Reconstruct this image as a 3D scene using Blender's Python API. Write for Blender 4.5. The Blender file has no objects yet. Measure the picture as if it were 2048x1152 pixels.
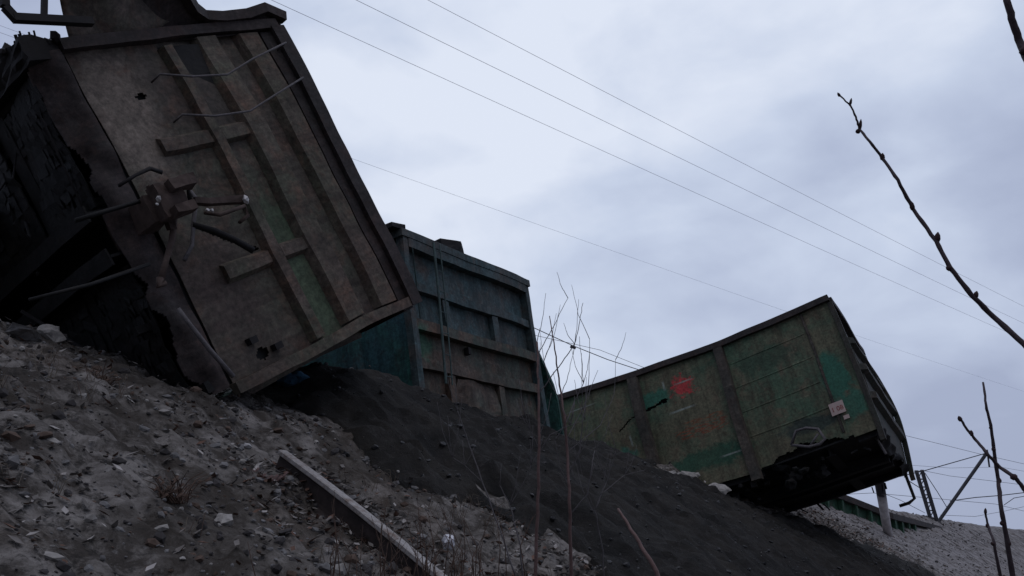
import bpy, math, random
import numpy as np
from mathutils import Vector, Matrix, noise

S = bpy.context.scene
# ------------------------------------------------------------------ camera
PITCH = math.radians(18.0); FPX = 1750.0
EYE = Vector((0, 0, 1.6))
cam_d = bpy.data.cameras.new('camera'); cam = bpy.data.objects.new('camera', cam_d)
S.collection.objects.link(cam); S.camera = cam
cam.location = EYE; cam.rotation_euler = (math.radians(90) + PITCH, 0, 0)
cam_d.sensor_width = 36; cam_d.lens = 36 * FPX / 2048
cam_d.clip_start = 0.05; cam_d.clip_end = 4000
S.render.resolution_x = 1024; S.render.resolution_y = 576
# ------------------------------------------------------------------ world: overcast dusk sky
W = bpy.data.worlds.new('World'); S.world = W; W.use_nodes = True
nt = W.node_tree; nt.nodes.clear()
def wn(t, **k):
    n = nt.nodes.new(t)
    for a, b in k.items(): setattr(n, a, b)
    return n
def wmath(op, a, b=None, c=None, clamp=False):
    n = wn('ShaderNodeMath', operation=op, use_clamp=clamp)
    for i, v in enumerate((a, b, c)):
        if v is None: continue
        if isinstance(v, (int, float)): n.inputs[i].default_value = v
        else: nt.links.new(v, n.inputs[i])
    return n.outputs[0]
tc = wn('ShaderNodeTexCoord'); geo = tc.outputs['Generated']
def wdot(v):
    n = wn('ShaderNodeVectorMath', operation='DOT_PRODUCT'); nt.links.new(geo, n.inputs[0]); n.inputs[1].default_value = Vector(v).normalized(); return n.outputs['Value']
def wnoise(scale, detail, rough, stretch, dist=0.0):
    m = wn('ShaderNodeMapping'); nt.links.new(geo, m.inputs[0]); m.inputs['Scale'].default_value = stretch
    m.inputs['Rotation'].default_value = (0.3, 0.45, 0.5)
    n = wn('ShaderNodeTexNoise'); nt.links.new(m.outputs[0], n.inputs['Vector'])
    n.inputs['Scale'].default_value = scale; n.inputs['Detail'].default_value = detail; n.inputs['Roughness'].default_value = rough; n.inputs['Distortion'].default_value = dist
    return n.outputs['Fac']
glow = wdot((0.02, 0.76, 0.66))                       # the thin, bright part of the cloud deck, ahead and high
front = wmath('MULTIPLY_ADD', glow, 0.5, 0.5)
g = wmath('POWER', wmath('MAXIMUM', front, 0.0), 6.0)
n1 = wnoise(1.9, 4, 0.45, (1.0, 1.0, 2.2), 0.4)
n2 = wnoise(5.0, 5, 0.5, (1.0, 1.0, 1.8), 0.2)
cl = wmath('MULTIPLY_ADD', n1, 0.58, wmath('MULTIPLY', n2, 0.42))
v = wmath('ADD', wmath('MULTIPLY_ADD', cl, 3.5, -1.68), wmath('MULTIPLY_ADD', g, 2.1, -1.08))
def wlobe(px, py, p):
    d_ = Vector((0, math.cos(PITCH), math.sin(PITCH))) + Vector((1, 0, 0)) * ((px - 1024) / FPX) + Vector((0, -math.sin(PITCH), math.cos(PITCH))) * ((576 - py) / FPX)
    return wmath('POWER', wmath('MAXIMUM', wdot(d_), 0.0), p)
v = wmath('ADD', v, wmath('MULTIPLY', wlobe(930, 180, 40), .28))           # thin bright break in the deck
v = wmath('SUBTRACT', v, wmath('MULTIPLY', wlobe(1330, 440, 60), .24))      # heavier cloud bank
ramp = wn('ShaderNodeValToRGB'); nt.links.new(v, ramp.inputs[0])
e = ramp.color_ramp.elements
e[0].position = 0.0; e[0].color = (0.39, 0.445, 0.61, 1)
e[1].position = 1.0; e[1].color = (0.78, 0.84, 0.97, 1)
q = e.new(0.30); q.color = (0.475, 0.54, 0.71, 1)
q = e.new(0.62); q.color = (0.60, 0.675, 0.84, 1)
sky = wn('ShaderNodeTexSky', sky_type='NISHITA', sun_disc=False)
sky.sun_elevation = math.radians(69.6); sky.sun_rotation = math.radians(162); sky.air_density = 1.5; sky.dust_density = 3.0
bgc = wn('ShaderNodeBackground'); nt.links.new(ramp.outputs[0], bgc.inputs[0])
dim = wmath('MULTIPLY_ADD', wmath('POWER', wmath('MAXIMUM', front, 0.0), 2.0), 0.64, 0.50, clamp=False)   # darker dusk sky behind the camera
nt.links.new(wmath('MINIMUM', dim, 1.0), bgc.inputs[1])
bgs = wn('ShaderNodeBackground'); nt.links.new(sky.outputs[0], bgs.inputs[0]); bgs.inputs[1].default_value = 0.06
mx = wn('ShaderNodeMixShader'); mx.inputs[0].default_value = 0.93
nt.links.new(bgs.outputs[0], mx.inputs[1]); nt.links.new(bgc.outputs[0], mx.inputs[2])
wo = wn('ShaderNodeOutputWorld'); nt.links.new(mx.outputs[0], wo.inputs[0])
sun_d = bpy.data.lights.new('sun', 'SUN'); sun_d.energy = 0.5; sun_d.angle = math.radians(60); sun_d.color = (1.0, 0.95, 0.93)
sun = bpy.data.objects.new('sun', sun_d); S.collection.objects.link(sun)
sun.rotation_euler = Vector((-0.10, 0.30, -0.85)).to_track_quat('-Z', 'Y').to_euler(); sun.location = (0, 0, 30)
S.view_settings.view_transform = 'Standard'; S.view_settings.look = 'None'; S.view_settings.exposure = 0.0; S.view_settings.gamma = 1.0

# ------------------------------------------------------------------ helpers
C = S.collection
R = random.Random(7)
FW = Vector((0, math.cos(PITCH), math.sin(PITCH))); UP = Vector((0, -math.sin(PITCH), math.cos(PITCH))); RT = Vector((1, 0, 0))
def ray(x, y): return FW + RT * ((x - 1024) / FPX) + UP * ((576 - y) / FPX)
def at(x, y, d): return EYE + ray(x, y) * d            # a surveyed point: photo position and distance ahead
def tag(o, label=None, cat=None, group=None, kind=None):
    if label: o['label'] = label
    if cat: o['category'] = cat
    if group: o['group'] = group
    if kind: o['kind'] = kind
    return o
def empty(name, M=None):
    o = bpy.data.objects.new(name, None); C.objects.link(o); o.empty_display_size = 0.3
    if M is not None: o.matrix_world = M
    return o
class MB:
    def __init__(s): s.v = []; s.f = []; s.m = []
    def add(s, vs, fs, mi=0):
        b = len(s.v); s.v += [tuple(p) for p in vs]; s.f += [tuple(i + b for i in f) for f in fs]; s.m += [mi] * len(fs)
    def box(s, lo, hi, n=(1, 1, 1), mi=0):
        "a box whose long faces are cut into n cells so that it can bend"
        lo = np.array(lo, float); hi = np.array(hi, float)
        idx = {}; vs = []; fs = []
        def vid(i, j, k):
            key = (i, j, k)
            if key not in idx:
                idx[key] = len(vs); t = np.array([i / n[0], j / n[1], k / n[2]]); vs.append(tuple(lo + (hi - lo) * t))
            return idx[key]
        for ax in range(3):
            a, b = (ax + 1) % 3, (ax + 2) % 3
            for side in (0, n[ax]):
                for i in range(n[a]):
                    for j in range(n[b]):
                        q = []
                        for (di, dj) in ((0, 0), (1, 0), (1, 1), (0, 1)):
                            c = [0, 0, 0]; c[ax] = side; c[a] = i + di; c[b] = j + dj; q.append(vid(*c))
                        if side == 0: q.reverse()
                        fs.append(q)
        s.add(vs, fs, mi)
    def hat(s, a0, a1, z0, axis, base, out, wb, wo, n=20, mi=0):
        "pressed hat rib on a wall. axis 'y': runs along y at height z0 on an x=base wall; axis 'z': runs up z at place z0 on a y=base wall"
        vs = []; fs = []
        prof = [(-wb / 2, 0), (-wo / 2, 1), (wo / 2, 1), (wb / 2, 0)]
        for i in range(n + 1):
            a = a0 + (a1 - a0) * i / n
            for (w, d) in prof:
                if axis == 'y': vs.append((base + out * d, a, z0 + w))
                elif axis == 'z': vs.append((z0 + w, base + out * d, a))
                elif axis == 'v': vs.append((base + out * d, z0 + w, a))
                elif axis == 'x': vs.append((a, base + out * d, z0 + w))
        for i in range(n):
            for j in range(4):
                k = (j + 1) % 4
                fs.append((i * 4 + j, i * 4 + k, (i + 1) * 4 + k, (i + 1) * 4 + j))
        fs.append((0, 1, 2, 3)); b = n * 4; fs.append((b + 3, b + 2, b + 1, b))
        s.add(vs, fs, mi)
    def tube(s, pts, rad, n=6, mi=0):
        pts = [Vector(p) for p in pts]; m = len(pts)
        if not hasattr(rad, '__len__'): rad = [rad] * m
        prev = None; vs = []; fs = []
        for i, p in enumerate(pts):
            d = (pts[min(i + 1, m - 1)] - pts[max(i - 1, 0)]); d.normalize()
            if prev is None: u = d.orthogonal().normalized()
            else:
                u = prev - d * prev.dot(d)
                u = u.normalized() if u.length > 1e-6 else d.orthogonal().normalized()
            prev = u; w = d.cross(u)
            for k in range(n):
                a = 2 * math.pi * k / n; vs.append(p + (u * math.cos(a) + w * math.sin(a)) * rad[i])
        for i in range(m - 1):
            for k in range(n):
                k2 = (k + 1) % n; fs.append((i * n + k, i * n + k2, (i + 1) * n + k2, (i + 1) * n + k))
        fs.append(tuple(range(n - 1, -1, -1))); fs.append(tuple((m - 1) * n + k for k in range(n)))
        s.add(vs, fs, mi)
    def bar(s, p, q, w, h, up=(0, 0, 1), mi=0, n=1):
        p = Vector(p); q = Vector(q); d = (q - p).normalized(); up = Vector(up)
        r = d.cross(up)
        if r.length < 1e-4: r = d.orthogonal()
        r.normalize(); u = r.cross(d)
        vs = []; fs = []
        for i in range(n + 1):
            c = p.lerp(q, i / n)
            for a, b in ((-1, -1), (1, -1), (1, 1), (-1, 1)): vs.append(c + r * a * w / 2 + u * b * h / 2)
        for i in range(n):
            for j in range(4):
                k = (j + 1) % 4; fs.append((i * 4 + j, i * 4 + k, (i + 1) * 4 + k, (i + 1) * 4 + j))
        fs.append((3, 2, 1, 0)); b = n * 4; fs.append((b, b + 1, b + 2, b + 3))
        s.add(vs, fs, mi)
    def sweep(s, pts, prof, up, mi=0):
        "a closed 2-D profile (across, up) swept along points"
        pts = [Vector(p) for p in pts]; m = len(pts); n = len(prof); vs = []; fs = []
        for i, p in enumerate(pts):
            d = (pts[min(i + 1, m - 1)] - pts[max(i - 1, 0)]).normalized(); r = d.cross(Vector(up)).normalized(); u = r.cross(d)
            for a, b in prof: vs.append(p + r * a + u * b)
        for i in range(m - 1):
            for k in range(n):
                k2 = (k + 1) % n; fs.append((i * n + k, i * n + k2, (i + 1) * n + k2, (i + 1) * n + k))
        fs.append(tuple(range(n - 1, -1, -1))); fs.append(tuple((m - 1) * n + k for k in range(n)))
        s.add(vs, fs, mi)
    def rock(s, c, r, rng, mi=0, flat=0.7, n=None):
        t = 1.618
        base = [(-1, t, 0), (1, t, 0), (-1, -t, 0), (1, -t, 0), (0, -1, t), (0, 1, t), (0, -1, -t), (0, 1, -t), (t, 0, -1), (t, 0, 1), (-t, 0, -1), (-t, 0, 1)]
        fs = [(0, 11, 5), (0, 5, 1), (0, 1, 7), (0, 7, 10), (0, 10, 11), (1, 5, 9), (5, 11, 4), (11, 10, 2), (10, 7, 6), (7, 1, 8), (3, 9, 4), (3, 4, 2), (3, 2, 6), (3, 6, 8), (3, 8, 9), (4, 9, 5), (2, 4, 11), (6, 2, 10), (8, 6, 7), (9, 8, 1)]
        a = rng.uniform(0, 6.28); ca, sa = math.cos(a), math.sin(a)
        sx, sy, sz = rng.uniform(.7, 1.35), rng.uniform(.6, 1.1), rng.uniform(.45, .9) * flat / 0.7
        vs = []
        for (x, y, z) in base:
            k = r / 1.9 * rng.uniform(.72, 1.2); x, y, z = x * sx * k, y * sy * k, z * sz * k
            x, z = x * .95 + z * .3, z * .95 - x * .3
            vs.append((c[0] + x * ca - y * sa, c[1] + x * sa + y * ca, c[2] + z))
        s.add(vs, fs, mi)
    def build(s, name, mats, parent=None, deform=None, smooth=False):
        vs = s.v if deform is None else [tuple(deform(Vector(p))) for p in s.v]
        me = bpy.data.meshes.new(name); me.from_pydata(vs, [], s.f)
        mats = mats if isinstance(mats, (list, tuple)) else [mats]
        for m in mats: me.materials.append(m)
        if len(mats) > 1: me.polygons.foreach_set('material_index', s.m)
        if smooth: me.polygons.foreach_set('use_smooth', [True] * len(s.f))
        me.update()
        o = bpy.data.objects.new(name, me); C.objects.link(o)
        if parent is not None: o.parent = parent
        return o

# ------------------------------------------------------------------ materials
class N:
    def __init__(s, name, rough=0.8, metal=0.0, spec=0.3):
        s.mat = bpy.data.materials.new(name); s.mat.use_nodes = True; s.t = s.mat.node_tree; s.b = s.t.nodes['Principled BSDF']
        s.b.inputs['Roughness'].default_value = rough; s.b.inputs['Metallic'].default_value = metal; s.b.inputs['Specular IOR Level'].default_value = spec
        s.co = s.t.nodes.new('ShaderNodeTexCoord').outputs['Object']
    def n(s, t): return s.t.nodes.new(t)
    def L(s, a, b): s.t.links.new(a, b)
    def noise(s, scale, detail=5, rough=.6, stretch=(1, 1, 1), loc=(0, 0, 0), dist=0.):
        m = s.n('ShaderNodeMapping'); s.L(s.co, m.inputs[0]); m.inputs['Scale'].default_value = stretch; m.inputs['Location'].default_value = loc
        x = s.n('ShaderNodeTexNoise'); s.L(m.outputs[0], x.inputs['Vector']); x.inputs['Scale'].default_value = scale
        x.inputs['Detail'].default_value = detail; x.inputs['Roughness'].default_value = rough; x.inputs['Distortion'].default_value = dist
        return x.outputs['Fac']
    def step(s, f, lo, hi):
        r = s.n('ShaderNodeMapRange'); s.L(f, r.inputs[0]); r.inputs[1].default_value = lo; r.inputs[2].default_value = hi; return r.outputs[0]
    def math(s, op, a, b=None, c=None, clamp=False):
        x = s.n('ShaderNodeMath'); x.operation = op; x.use_clamp = clamp
        for i, q in enumerate((a, b, c)):
            if q is None: continue
            if isinstance(q, (int, float)): x.inputs[i].default_value = q
            else: s.L(q, x.inputs[i])
        return x.outputs[0]
    def mix(s, f, a, b):
        x = s.n('ShaderNodeMix'); x.data_type = 'RGBA'
        if isinstance(f, (int, float)): x.inputs[0].default_value = f
        else: s.L(f, x.inputs[0])
        for i, q in ((6, a), (7, b)):
            if isinstance(q, (tuple, list)): x.inputs[i].default_value = (*q[:3], 1)
            else: s.L(q, x.inputs[i])
        return x.outputs[2]
    def xyz(s):
        x = s.n('ShaderNodeSeparateXYZ'); s.L(s.co, x.inputs[0]); return x.outputs
    def out(s, col, h=None, strength=.5, dist=.02):
        if isinstance(col, (tuple, list)): s.b.inputs['Base Color'].default_value = (*col[:3], 1)
        else: s.L(col, s.b.inputs['Base Color'])
        if h is not None:
            bp = s.n('ShaderNodeBump'); bp.inputs['Strength'].default_value = strength; bp.inputs['Distance'].default_value = dist
            s.L(h, bp.inputs['Height']); s.L(bp.outputs[0], s.b.inputs['Normal'])
        return s.mat
    def blob(s, axA, axB, ca, cb, ra, rb, n, amt=.6, soft=.15, rnd=False):
        "a patch of paint with a ragged outline, centred at (ca,cb) on two object axes"
        o = s.xyz(); a = s.math('DIVIDE', s.math('SUBTRACT', o[axA], ca), ra); b = s.math('DIVIDE', s.math('SUBTRACT', o[axB], cb), rb)
        d = s.math('SQRT', s.math('ADD', s.math('MULTIPLY', a, a), s.math('MULTIPLY', b, b))) if rnd else s.math('MAXIMUM', s.math('ABSOLUTE', a), s.math('ABSOLUTE', b))
        d = s.math('ADD', d, s.math('MULTIPLY_ADD', n, amt, -amt * .5))
        r = s.n('ShaderNodeMapRange'); s.L(d, r.inputs[0]); r.inputs[1].default_value = 1 + soft; r.inputs[2].default_value = 1 - soft; return r.outputs[0]

def paint(name, base, alt, rust, seed=0, rust_amt=.5, streak=(6, 6, .6), extra=None, rough=.72, mott=.6):
    m = N(name, rough)
    L = (seed * 3.1, seed * 1.7, seed * 2.3)
    a = m.noise(1.1, 6, .65, loc=L); b = m.noise(3.3, 7, .7, loc=L, dist=.4); st = m.noise(1.0, 5, .7, streak, L); fine = m.noise(22, 5, .7, loc=L)
    c = m.mix(m.step(a, .42, .60), base, alt)
    c = m.mix(m.step(b, .56 - .12 * rust_amt, .70), c, rust)
    c = m.mix(m.math('MULTIPLY', m.step(st, .47, .62), .7), c, tuple(x * .42 for x in base))
    sc1 = m.noise(1.3, 6, .75, (1.2, 1.2, 9), L, .3); c = m.mix(m.math('MULTIPLY', m.step(sc1, .60, .70), .45), c, tuple(min(1, x * 2.0 + .01) for x in base))
    sp = m.noise(7, 7, .75, loc=L, dist=.5); c = m.mix(m.math('MULTIPLY', m.step(sp, .56, .64), .55), c, tuple(x * .5 for x in rust))
    if extra: c = extra(m, c, b, fine)
    k = m.math('MULTIPLY', m.math('MULTIPLY_ADD', m.step(fine, .34, .66), .7, .62), m.math('MULTIPLY_ADD', m.step(m.noise(4.5, 8, .78, loc=L, dist=.8), .36, .62), mott, 1 - mott * .6))
    mul = m.n('ShaderNodeMix'); mul.data_type = 'RGBA'; mul.blend_type = 'MULTIPLY'; mul.inputs[0].default_value = 1.0
    m.L(c, mul.inputs[6]); g2 = m.n('ShaderNodeCombineColor'); [m.L(k, g2.inputs[i]) for i in range(3)]; m.L(g2.outputs[0], mul.inputs[7])
    return m.out(mul.outputs[2], m.math('ADD', b, m.math('MULTIPLY', fine, .25)), .35, .03)

GREEN_NEW = (.028, .125, .085)
def w1_extra(m, c, b, f):
    o = m.xyz()
    s = m.blob(1, 2, .85, .28, .6, .3, b, 2.2, .3, True); c = m.mix(m.math('MULTIPLY', s, .75), c, (.19, .155, .13))
    s = m.blob(1, 2, -.85, 1.2, .75, .17, b, 2.0, .4); c = m.mix(m.math('MULTIPLY', s, .8), c, (.062, .095, .055))
    s = m.blob(1, 2, -.9, .35, .5, .3, b, 2.4, .4, True); c = m.mix(m.math('MULTIPLY', s, .5), c, (.075, .050, .045))
    s = m.blob(1, 2, 1.0, 1.2, .5, .5, b, 2.4, .4, True); c = m.mix(m.math('MULTIPLY', s, .5), c, (.05, .042, .038))
    s = m.blob(1, 2, .2, 2.15, 1.2, .12, b, 1.4, .4); c = m.mix(m.math('MULTIPLY', s, .7), c, (.055, .07, .05))
    return c
def w3_extra(m, c, b, f):
    for (x, z, rx, rz, col, k) in ((3.78, 1.93, .30, .15, GREEN_NEW, .9),  (4.60, 1.02, .22, .14, (.04, .14, .10), .85),
                                   (.32, 1.05, .16, .42, GREEN_NEW, .9), (.22, .55, .2, .28, GREEN_NEW, .8), (3.0, .42, .7, .17, (.02, .075, .045), .85), (5.1, .95, .55, .12, GREEN_NEW, .7),
                                   (1.3, 1.9, .55, .2, (.03, .055, .035), .7), (.9, .42, .5, .12, (.02, .035, .032), .8)):
        s = m.blob(0, 2, x, z, rx * 1.15, rz * 1.15, b, 2.6, .22, True); c = m.mix(m.math('MULTIPLY', s, k), c, col)
    s = m.blob(0, 2, 3.10, 1.95, .20, .19, m.noise(6.5, 5, .7, loc=(3, 0, 1), dist=1.0), 4.5, .22, True); c = m.mix(m.math('MULTIPLY', s, .92), c, (.46, .045, .05))
    wv = m.noise(9, 3, .6, (1, 1, 3.2)); letter = m.step(wv, .48, .54)
    s = m.math('MULTIPLY', m.blob(0, 2, 2.95, 1.02, .52, .11, f, .5, .1), letter); c = m.mix(m.math('MULTIPLY', s, .75), c, (.22, .06, .03))
    s = m.math('MULTIPLY', m.blob(0, 2, 2.85, 1.2, .38, .05, f, .5, .1), letter); c = m.mix(m.math('MULTIPLY', s, .6), c, (.22, .07, .03))
    for (x, z, rx, rz) in ((3.05, 2.06, .16, .014), (3.2, 1.52, .22, .018), (2.5, .38, .2, .016), (4.4, 1.28, .02, .1), (3.45, 2.12, .02, .08), (5.3, 2.3, .25, .012)):
        s = m.blob(0, 2, x, z, rx, rz, b, .8, .4); c = m.mix(m.math('MULTIPLY', s, .75), c, (.26, .30, .27))
    return c
M1 = paint('w1_steel', (.098, .076, .064), (.076, .074, .056), (.125, .074, .054), 1, .6, extra=w1_extra)
M1r = paint('w1_ribs', (.112, .086, .070), (.082, .082, .058), (.135, .078, .054), 2, .6)
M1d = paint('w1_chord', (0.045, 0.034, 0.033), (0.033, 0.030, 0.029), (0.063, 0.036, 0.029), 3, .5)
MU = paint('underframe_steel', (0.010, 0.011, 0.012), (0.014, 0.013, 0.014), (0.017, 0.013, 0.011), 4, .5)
M2 = paint('w2_steel', (0.049, 0.089, 0.098), (0.070, 0.083, 0.084), (0.095, 0.072, 0.061), 5, .6)
M2l = paint('w2_lower', (0.102, 0.086, 0.074), (0.061, 0.082, 0.071), (0.113, 0.076, 0.059), 6, .7)
def w2_extra(m, c, b, f):
    s = m.blob(1, 2, 1.3, 1.0, .25, .2, b, 2.4, .3, True); return m.mix(m.math('MULTIPLY', s, .8), c, (.04, .12, .08))
M2l = paint('w2_lower', (0.110, 0.086, 0.070), (0.065, 0.082, 0.067), (0.123, 0.076, 0.055), 6, .7, extra=w2_extra)
M2s = paint('w2_side', (.034, .095, .115), (.028, .115, .10), (.05, .042, .04), 7, .2)
M2g = paint('w2_bulge', (.024, .085, .066), (.020, .066, .066), (.03, .035, .03), 8, .2)
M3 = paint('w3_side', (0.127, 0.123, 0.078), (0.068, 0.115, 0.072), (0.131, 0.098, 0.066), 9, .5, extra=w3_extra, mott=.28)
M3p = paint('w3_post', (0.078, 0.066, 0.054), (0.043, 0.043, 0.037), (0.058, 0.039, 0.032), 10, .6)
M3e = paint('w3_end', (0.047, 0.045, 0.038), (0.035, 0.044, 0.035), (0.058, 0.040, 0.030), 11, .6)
M4 = paint('w4_side', (.035, .100, .062), (.028, .080, .050), (.07, .06, .045), 12, .3)
def plain(name, col, rough=.8, metal=0., var=.5, scale=8, spec=.3):
    m = N(name, rough, metal, spec); f = m.noise(scale, 6, .7)
    c = m.mix(m.step(f, .3, .7), tuple(x * (1 - var) for x in col), tuple(min(1, x * (1 + var * .6)) for x in col))
    return m.out(c, f, .4, .01)
m = N('rail_head', .6, .2, .4); f = m.noise(5, 7, .75); f2 = m.noise(30, 4, .7)
RAILH = m.out(m.mix(m.step(f, .54, .66), m.mix(m.step(f2, .4, .65), (.34, .32, .31), (.22, .20, .19)), (.13, .085, .065)), f2, .4, .01)
RAILW = plain('rail_web', (.040, .030, .028), .85)
BARE = plain('bare_metal', (.55, .53, .52), .5, .2, .3, 20)
RUSTY = plain('rusty_iron', (.085, .060, .052), .8, .1, .5)
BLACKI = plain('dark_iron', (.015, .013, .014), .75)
PLATE = plain('plate', (.48, .37, .34), .7, 0, .15, 20)
REDL = plain('plate_red', (.28, .06, .05), .7)
BARK = plain('twig_bark', (.060, .044, .050), .8, 0, .4, 60)
BUD = plain('bud', (.05, .028, .03), .8, 0, .4, 80)
REDB = plain('red_bark', (.15, .095, .088), .75, 0, .35, 30)
GREYB = plain('grey_bark', (.125, .115, .12), .8, 0, .4, 30)
WEED = plain('dry_weed', (.10, .065, .05), .9, 0, .5, 20)
GRASS = plain('dry_grass', (.17, .14, .11), .9, 0, .5, 20)
BLUE = plain('blue_cloth', (.045, .12, .20), .9, 0, .4, 10)
WHITE = plain('white_plastic', (.62, .62, .66), .6, 0, .2, 10)
CONC = None
m = N('post_concrete', .85); o = m.xyz(); f = m.noise(6, 6, .7)
CONC = m.out(m.mix(m.step(m.math('ADD', o[2], m.math('MULTIPLY', f, .35)), 2.0, 1.75), (.05, .045, .05), m.mix(m.step(f, .35, .7), (.20, .18, .19), (.38, .36, .38))), f, .4, .02)
MAST = plain('mast_steel', (.075, .075, .085), .7, 0, .3, 4)
WIRE = plain('wire', (.34, .34, .46), .7)
WIRED = plain('dark_wire', (.05, .05, .06), .7)
ROCK = plain('stone_grey', (.17, .165, .165), .9, 0, .45, 12)
ROCKL = plain('stone_light', (.34, .32, .30), .9, 0, .4, 12)
ROCKD = plain('clod_dark', (.055, .050, .050), .95, 0, .5, 12)
ROCKB = plain('clod_brown', (.10, .070, .055), .95, 0, .5, 12)
LEAFA = plain('dead_leaf', (.16, .145, .135), .9, 0, .5, 5)
LEAFB = plain('dead_leaf_brown', (.13, .075, .055), .9, 0, .5, 5)
LEAFC = plain('dead_leaf_pale', (.36, .335, .32), .9, 0, .4, 5)
COALL = plain('coal_lump', (.020, .020, .022), .6, 0, .5, 12, .5)
SNOWY = plain('pale_crumb', (.45, .44, .44), .9, 0, .3, 12)

# ground: grey dusty soil with dark earth, brown litter
m = N('bank_soil', .95, spec=.1)
a = m.noise(.7, 6, .6); b = m.noise(3.2, 8, .72, dist=.6); c2 = m.noise(13, 6, .75); d2 = m.noise(.25, 4, .5)
c = m.mix(m.step(b, .42, .60), (.064, .056, .050), (.255, .235, .220))
c = m.mix(m.math('MULTIPLY', m.step(a, .50, .68), .55), c, (.110, .082, .062))
c = m.mix(m.math('MULTIPLY', m.step(c2, .52, .62), .8), c, (.032, .030, .028))
c = m.mix(m.math('MULTIPLY', m.step(c2, .40, .30), .55), c, (.30, .29, .29))
at_ = m.n('ShaderNodeAttribute'); at_.attribute_name = 'pale'
pn = m.math('MULTIPLY', at_.outputs['Fac'], m.step(b, .36, .58))
dk = m.noise(.9, 5, .65, loc=(4, 2, 0)); c = m.mix(m.math('MULTIPLY', m.step(dk, .50, .58), .65), c, (.046, .039, .033))
c = m.mix(pn, c, (.30, .285, .29))
SOIL = m.out(c, m.math('ADD', m.math('MULTIPLY', b, 1.0), m.math('MULTIPLY', c2, .5)), .9, .06)
m = N('coal_dust', .9, spec=.25)
a = m.noise(1.2, 7, .7, dist=.5); b = m.noise(9, 8, .8)
c = m.mix(m.step(a, .40, .60), (.009, .0085, .008), (.026, .023, .020)); c = m.mix(m.math('MULTIPLY', m.step(b, .54, .64), .75), c, (.045, .042, .041))
COAL = m.out(c, b, .9, .05)

# ------------------------------------------------------------------ terrain: an embankment 3.5 m high running off to the right
P0 = np.array([-3.9, 6.3]); AZ = math.radians(33)
TD = np.array([math.sin(AZ), math.cos(AZ)]); TN = np.array([math.cos(AZ), -math.sin(AZ)])      # along the track / down the slope towards the viewer
_rng = np.random.default_rng(3); _perm = _rng.permutation(256); _val = _rng.random(256)
def vnoise(x, y):
    xi = np.floor(x).astype(int); yi = np.floor(y).astype(int); fx = x - xi; fy = y - yi
    fx = fx * fx * (3 - 2 * fx); fy = fy * fy * (3 - 2 * fy)
    h = lambda i, j: _val[_perm[(_perm[i & 255] + j) & 255]]
    return (h(xi, yi) * (1 - fx) + h(xi + 1, yi) * fx) * (1 - fy) + (h(xi, yi + 1) * (1 - fx) + h(xi + 1, yi + 1) * fx) * fy - .5
def sstep(x, a, b):
    t = np.clip((x - a) / (b - a), 0, 1); return t * t * (3 - 2 * t)
def height(s, t, fine=True):
    "s: metres down-slope of the crest line, t: metres along it"
    s = np.asarray(s, float); t = np.asarray(t, float)
    k = np.maximum(t - 30, 0); sc = np.where(t < 75, .0043 * k * k, .0043 * 45 * 45 + (t - 75) * .387); q = s - sc
    z = 3.5 - .605 * np.clip(q, 0, 5.8)
    z = z - .13 * np.exp(-(q / .7) ** 2) * (1 - sstep(t, 8, 14)) + .42 * sstep(t, 26, 36) * sstep(q, 4, 0)
    z = z - .6 * np.clip(-q - 9, 0, 5.8)
    z = z + .18 * np.exp(-((q - 5.8) / .8) ** 2)
    on = sstep(q, -1.2, .6) * sstep(q, 9, 6)
    far = 1 / (1 + np.maximum(np.hypot(s, t) - 30, 0) / 20)
    a = .10 * vnoise(s * .9 + 31, t * .9) + .16 * vnoise(s * .45 + 7, t * .4)
    if fine: a = a + .085 * vnoise(s * 3.1, t * 2.7 + 9) + .075 * np.abs(vnoise(s * 7.3 + 3, t * 6.9)) * 2 + .055 * np.abs(vnoise(s * 13 + 3, t * 12)) + .035 * vnoise(s * 19, t * 18) + .012 * vnoise(s * 37, t * 36)
    return z + a * (.35 + .65 * on) * far
def st(x, y): return ((x - P0[0]) * TN[0] + (y - P0[1]) * TN[1], (x - P0[0]) * TD[0] + (y - P0[1]) * TD[1])
def xy(s, t): return (P0[0] + s * TN[0] + t * TD[0], P0[1] + s * TN[1] + t * TD[1])
def zat(x, y): s, t = st(x, y); return float(height(s, t))
def site(px, py, dmin=2.0, dmax=140):
    "where the sight line through a photo position meets the bank"
    r = ray(px, py); d = dmin; prev = None
    while d < dmax:
        p = EYE + r * d
        s, t = st(p.x, p.y)
        if p.z < float(height(s, t, False)): break
        d *= 1.006
    lo, hi = d / 1.006, d
    for _ in range(12):
        mid = (lo + hi) / 2; p = EYE + r * mid; s, t = st(p.x, p.y)
        if p.z < float(height(s, t)): hi = mid
        else: lo = mid
    return EYE + r * hi
def axis_pts(segs):
    out = [segs[0][0]]
    for a, b, step in segs:
        n = max(1, int(round(abs(b - a) / step)))
        out += [a + (b - a) * (i + 1) / n for i in range(n)]
    return np.array(out)
def grow(a, b, first, k=1.35):
    out = []; x = a; d = first; sgn = 1 if b > a else -1
    while abs(x - a) < abs(b - a): x += sgn * d; d *= k; out.append(x)
    return out
ta = axis_pts([(-7, 12, .045), (12, 22, .11), (22, 42, .25), (42, 80, .7)])
ta = np.array(sorted(grow(-7, -1500, .5)) + list(ta) + grow(80, 1500, 2))
sa = axis_pts([(-12, -1.5, .6), (-1.5, 6.8, .045), (6.8, 12, .3), (12, 40, 2)])
sa = np.array(sorted(grow(-12, -1500, 2)) + list(sa) + grow(40, 1500, 3))
SS, TT = np.meshgrid(sa, ta); ZZ = height(SS, TT); XX, YY = xy(SS, TT)
nv = np.stack([XX.ravel(), YY.ravel(), ZZ.ravel()], 1); ns = len(sa); ntt = len(ta)
I = np.arange(ns * ntt).reshape(ntt, ns)
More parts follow.
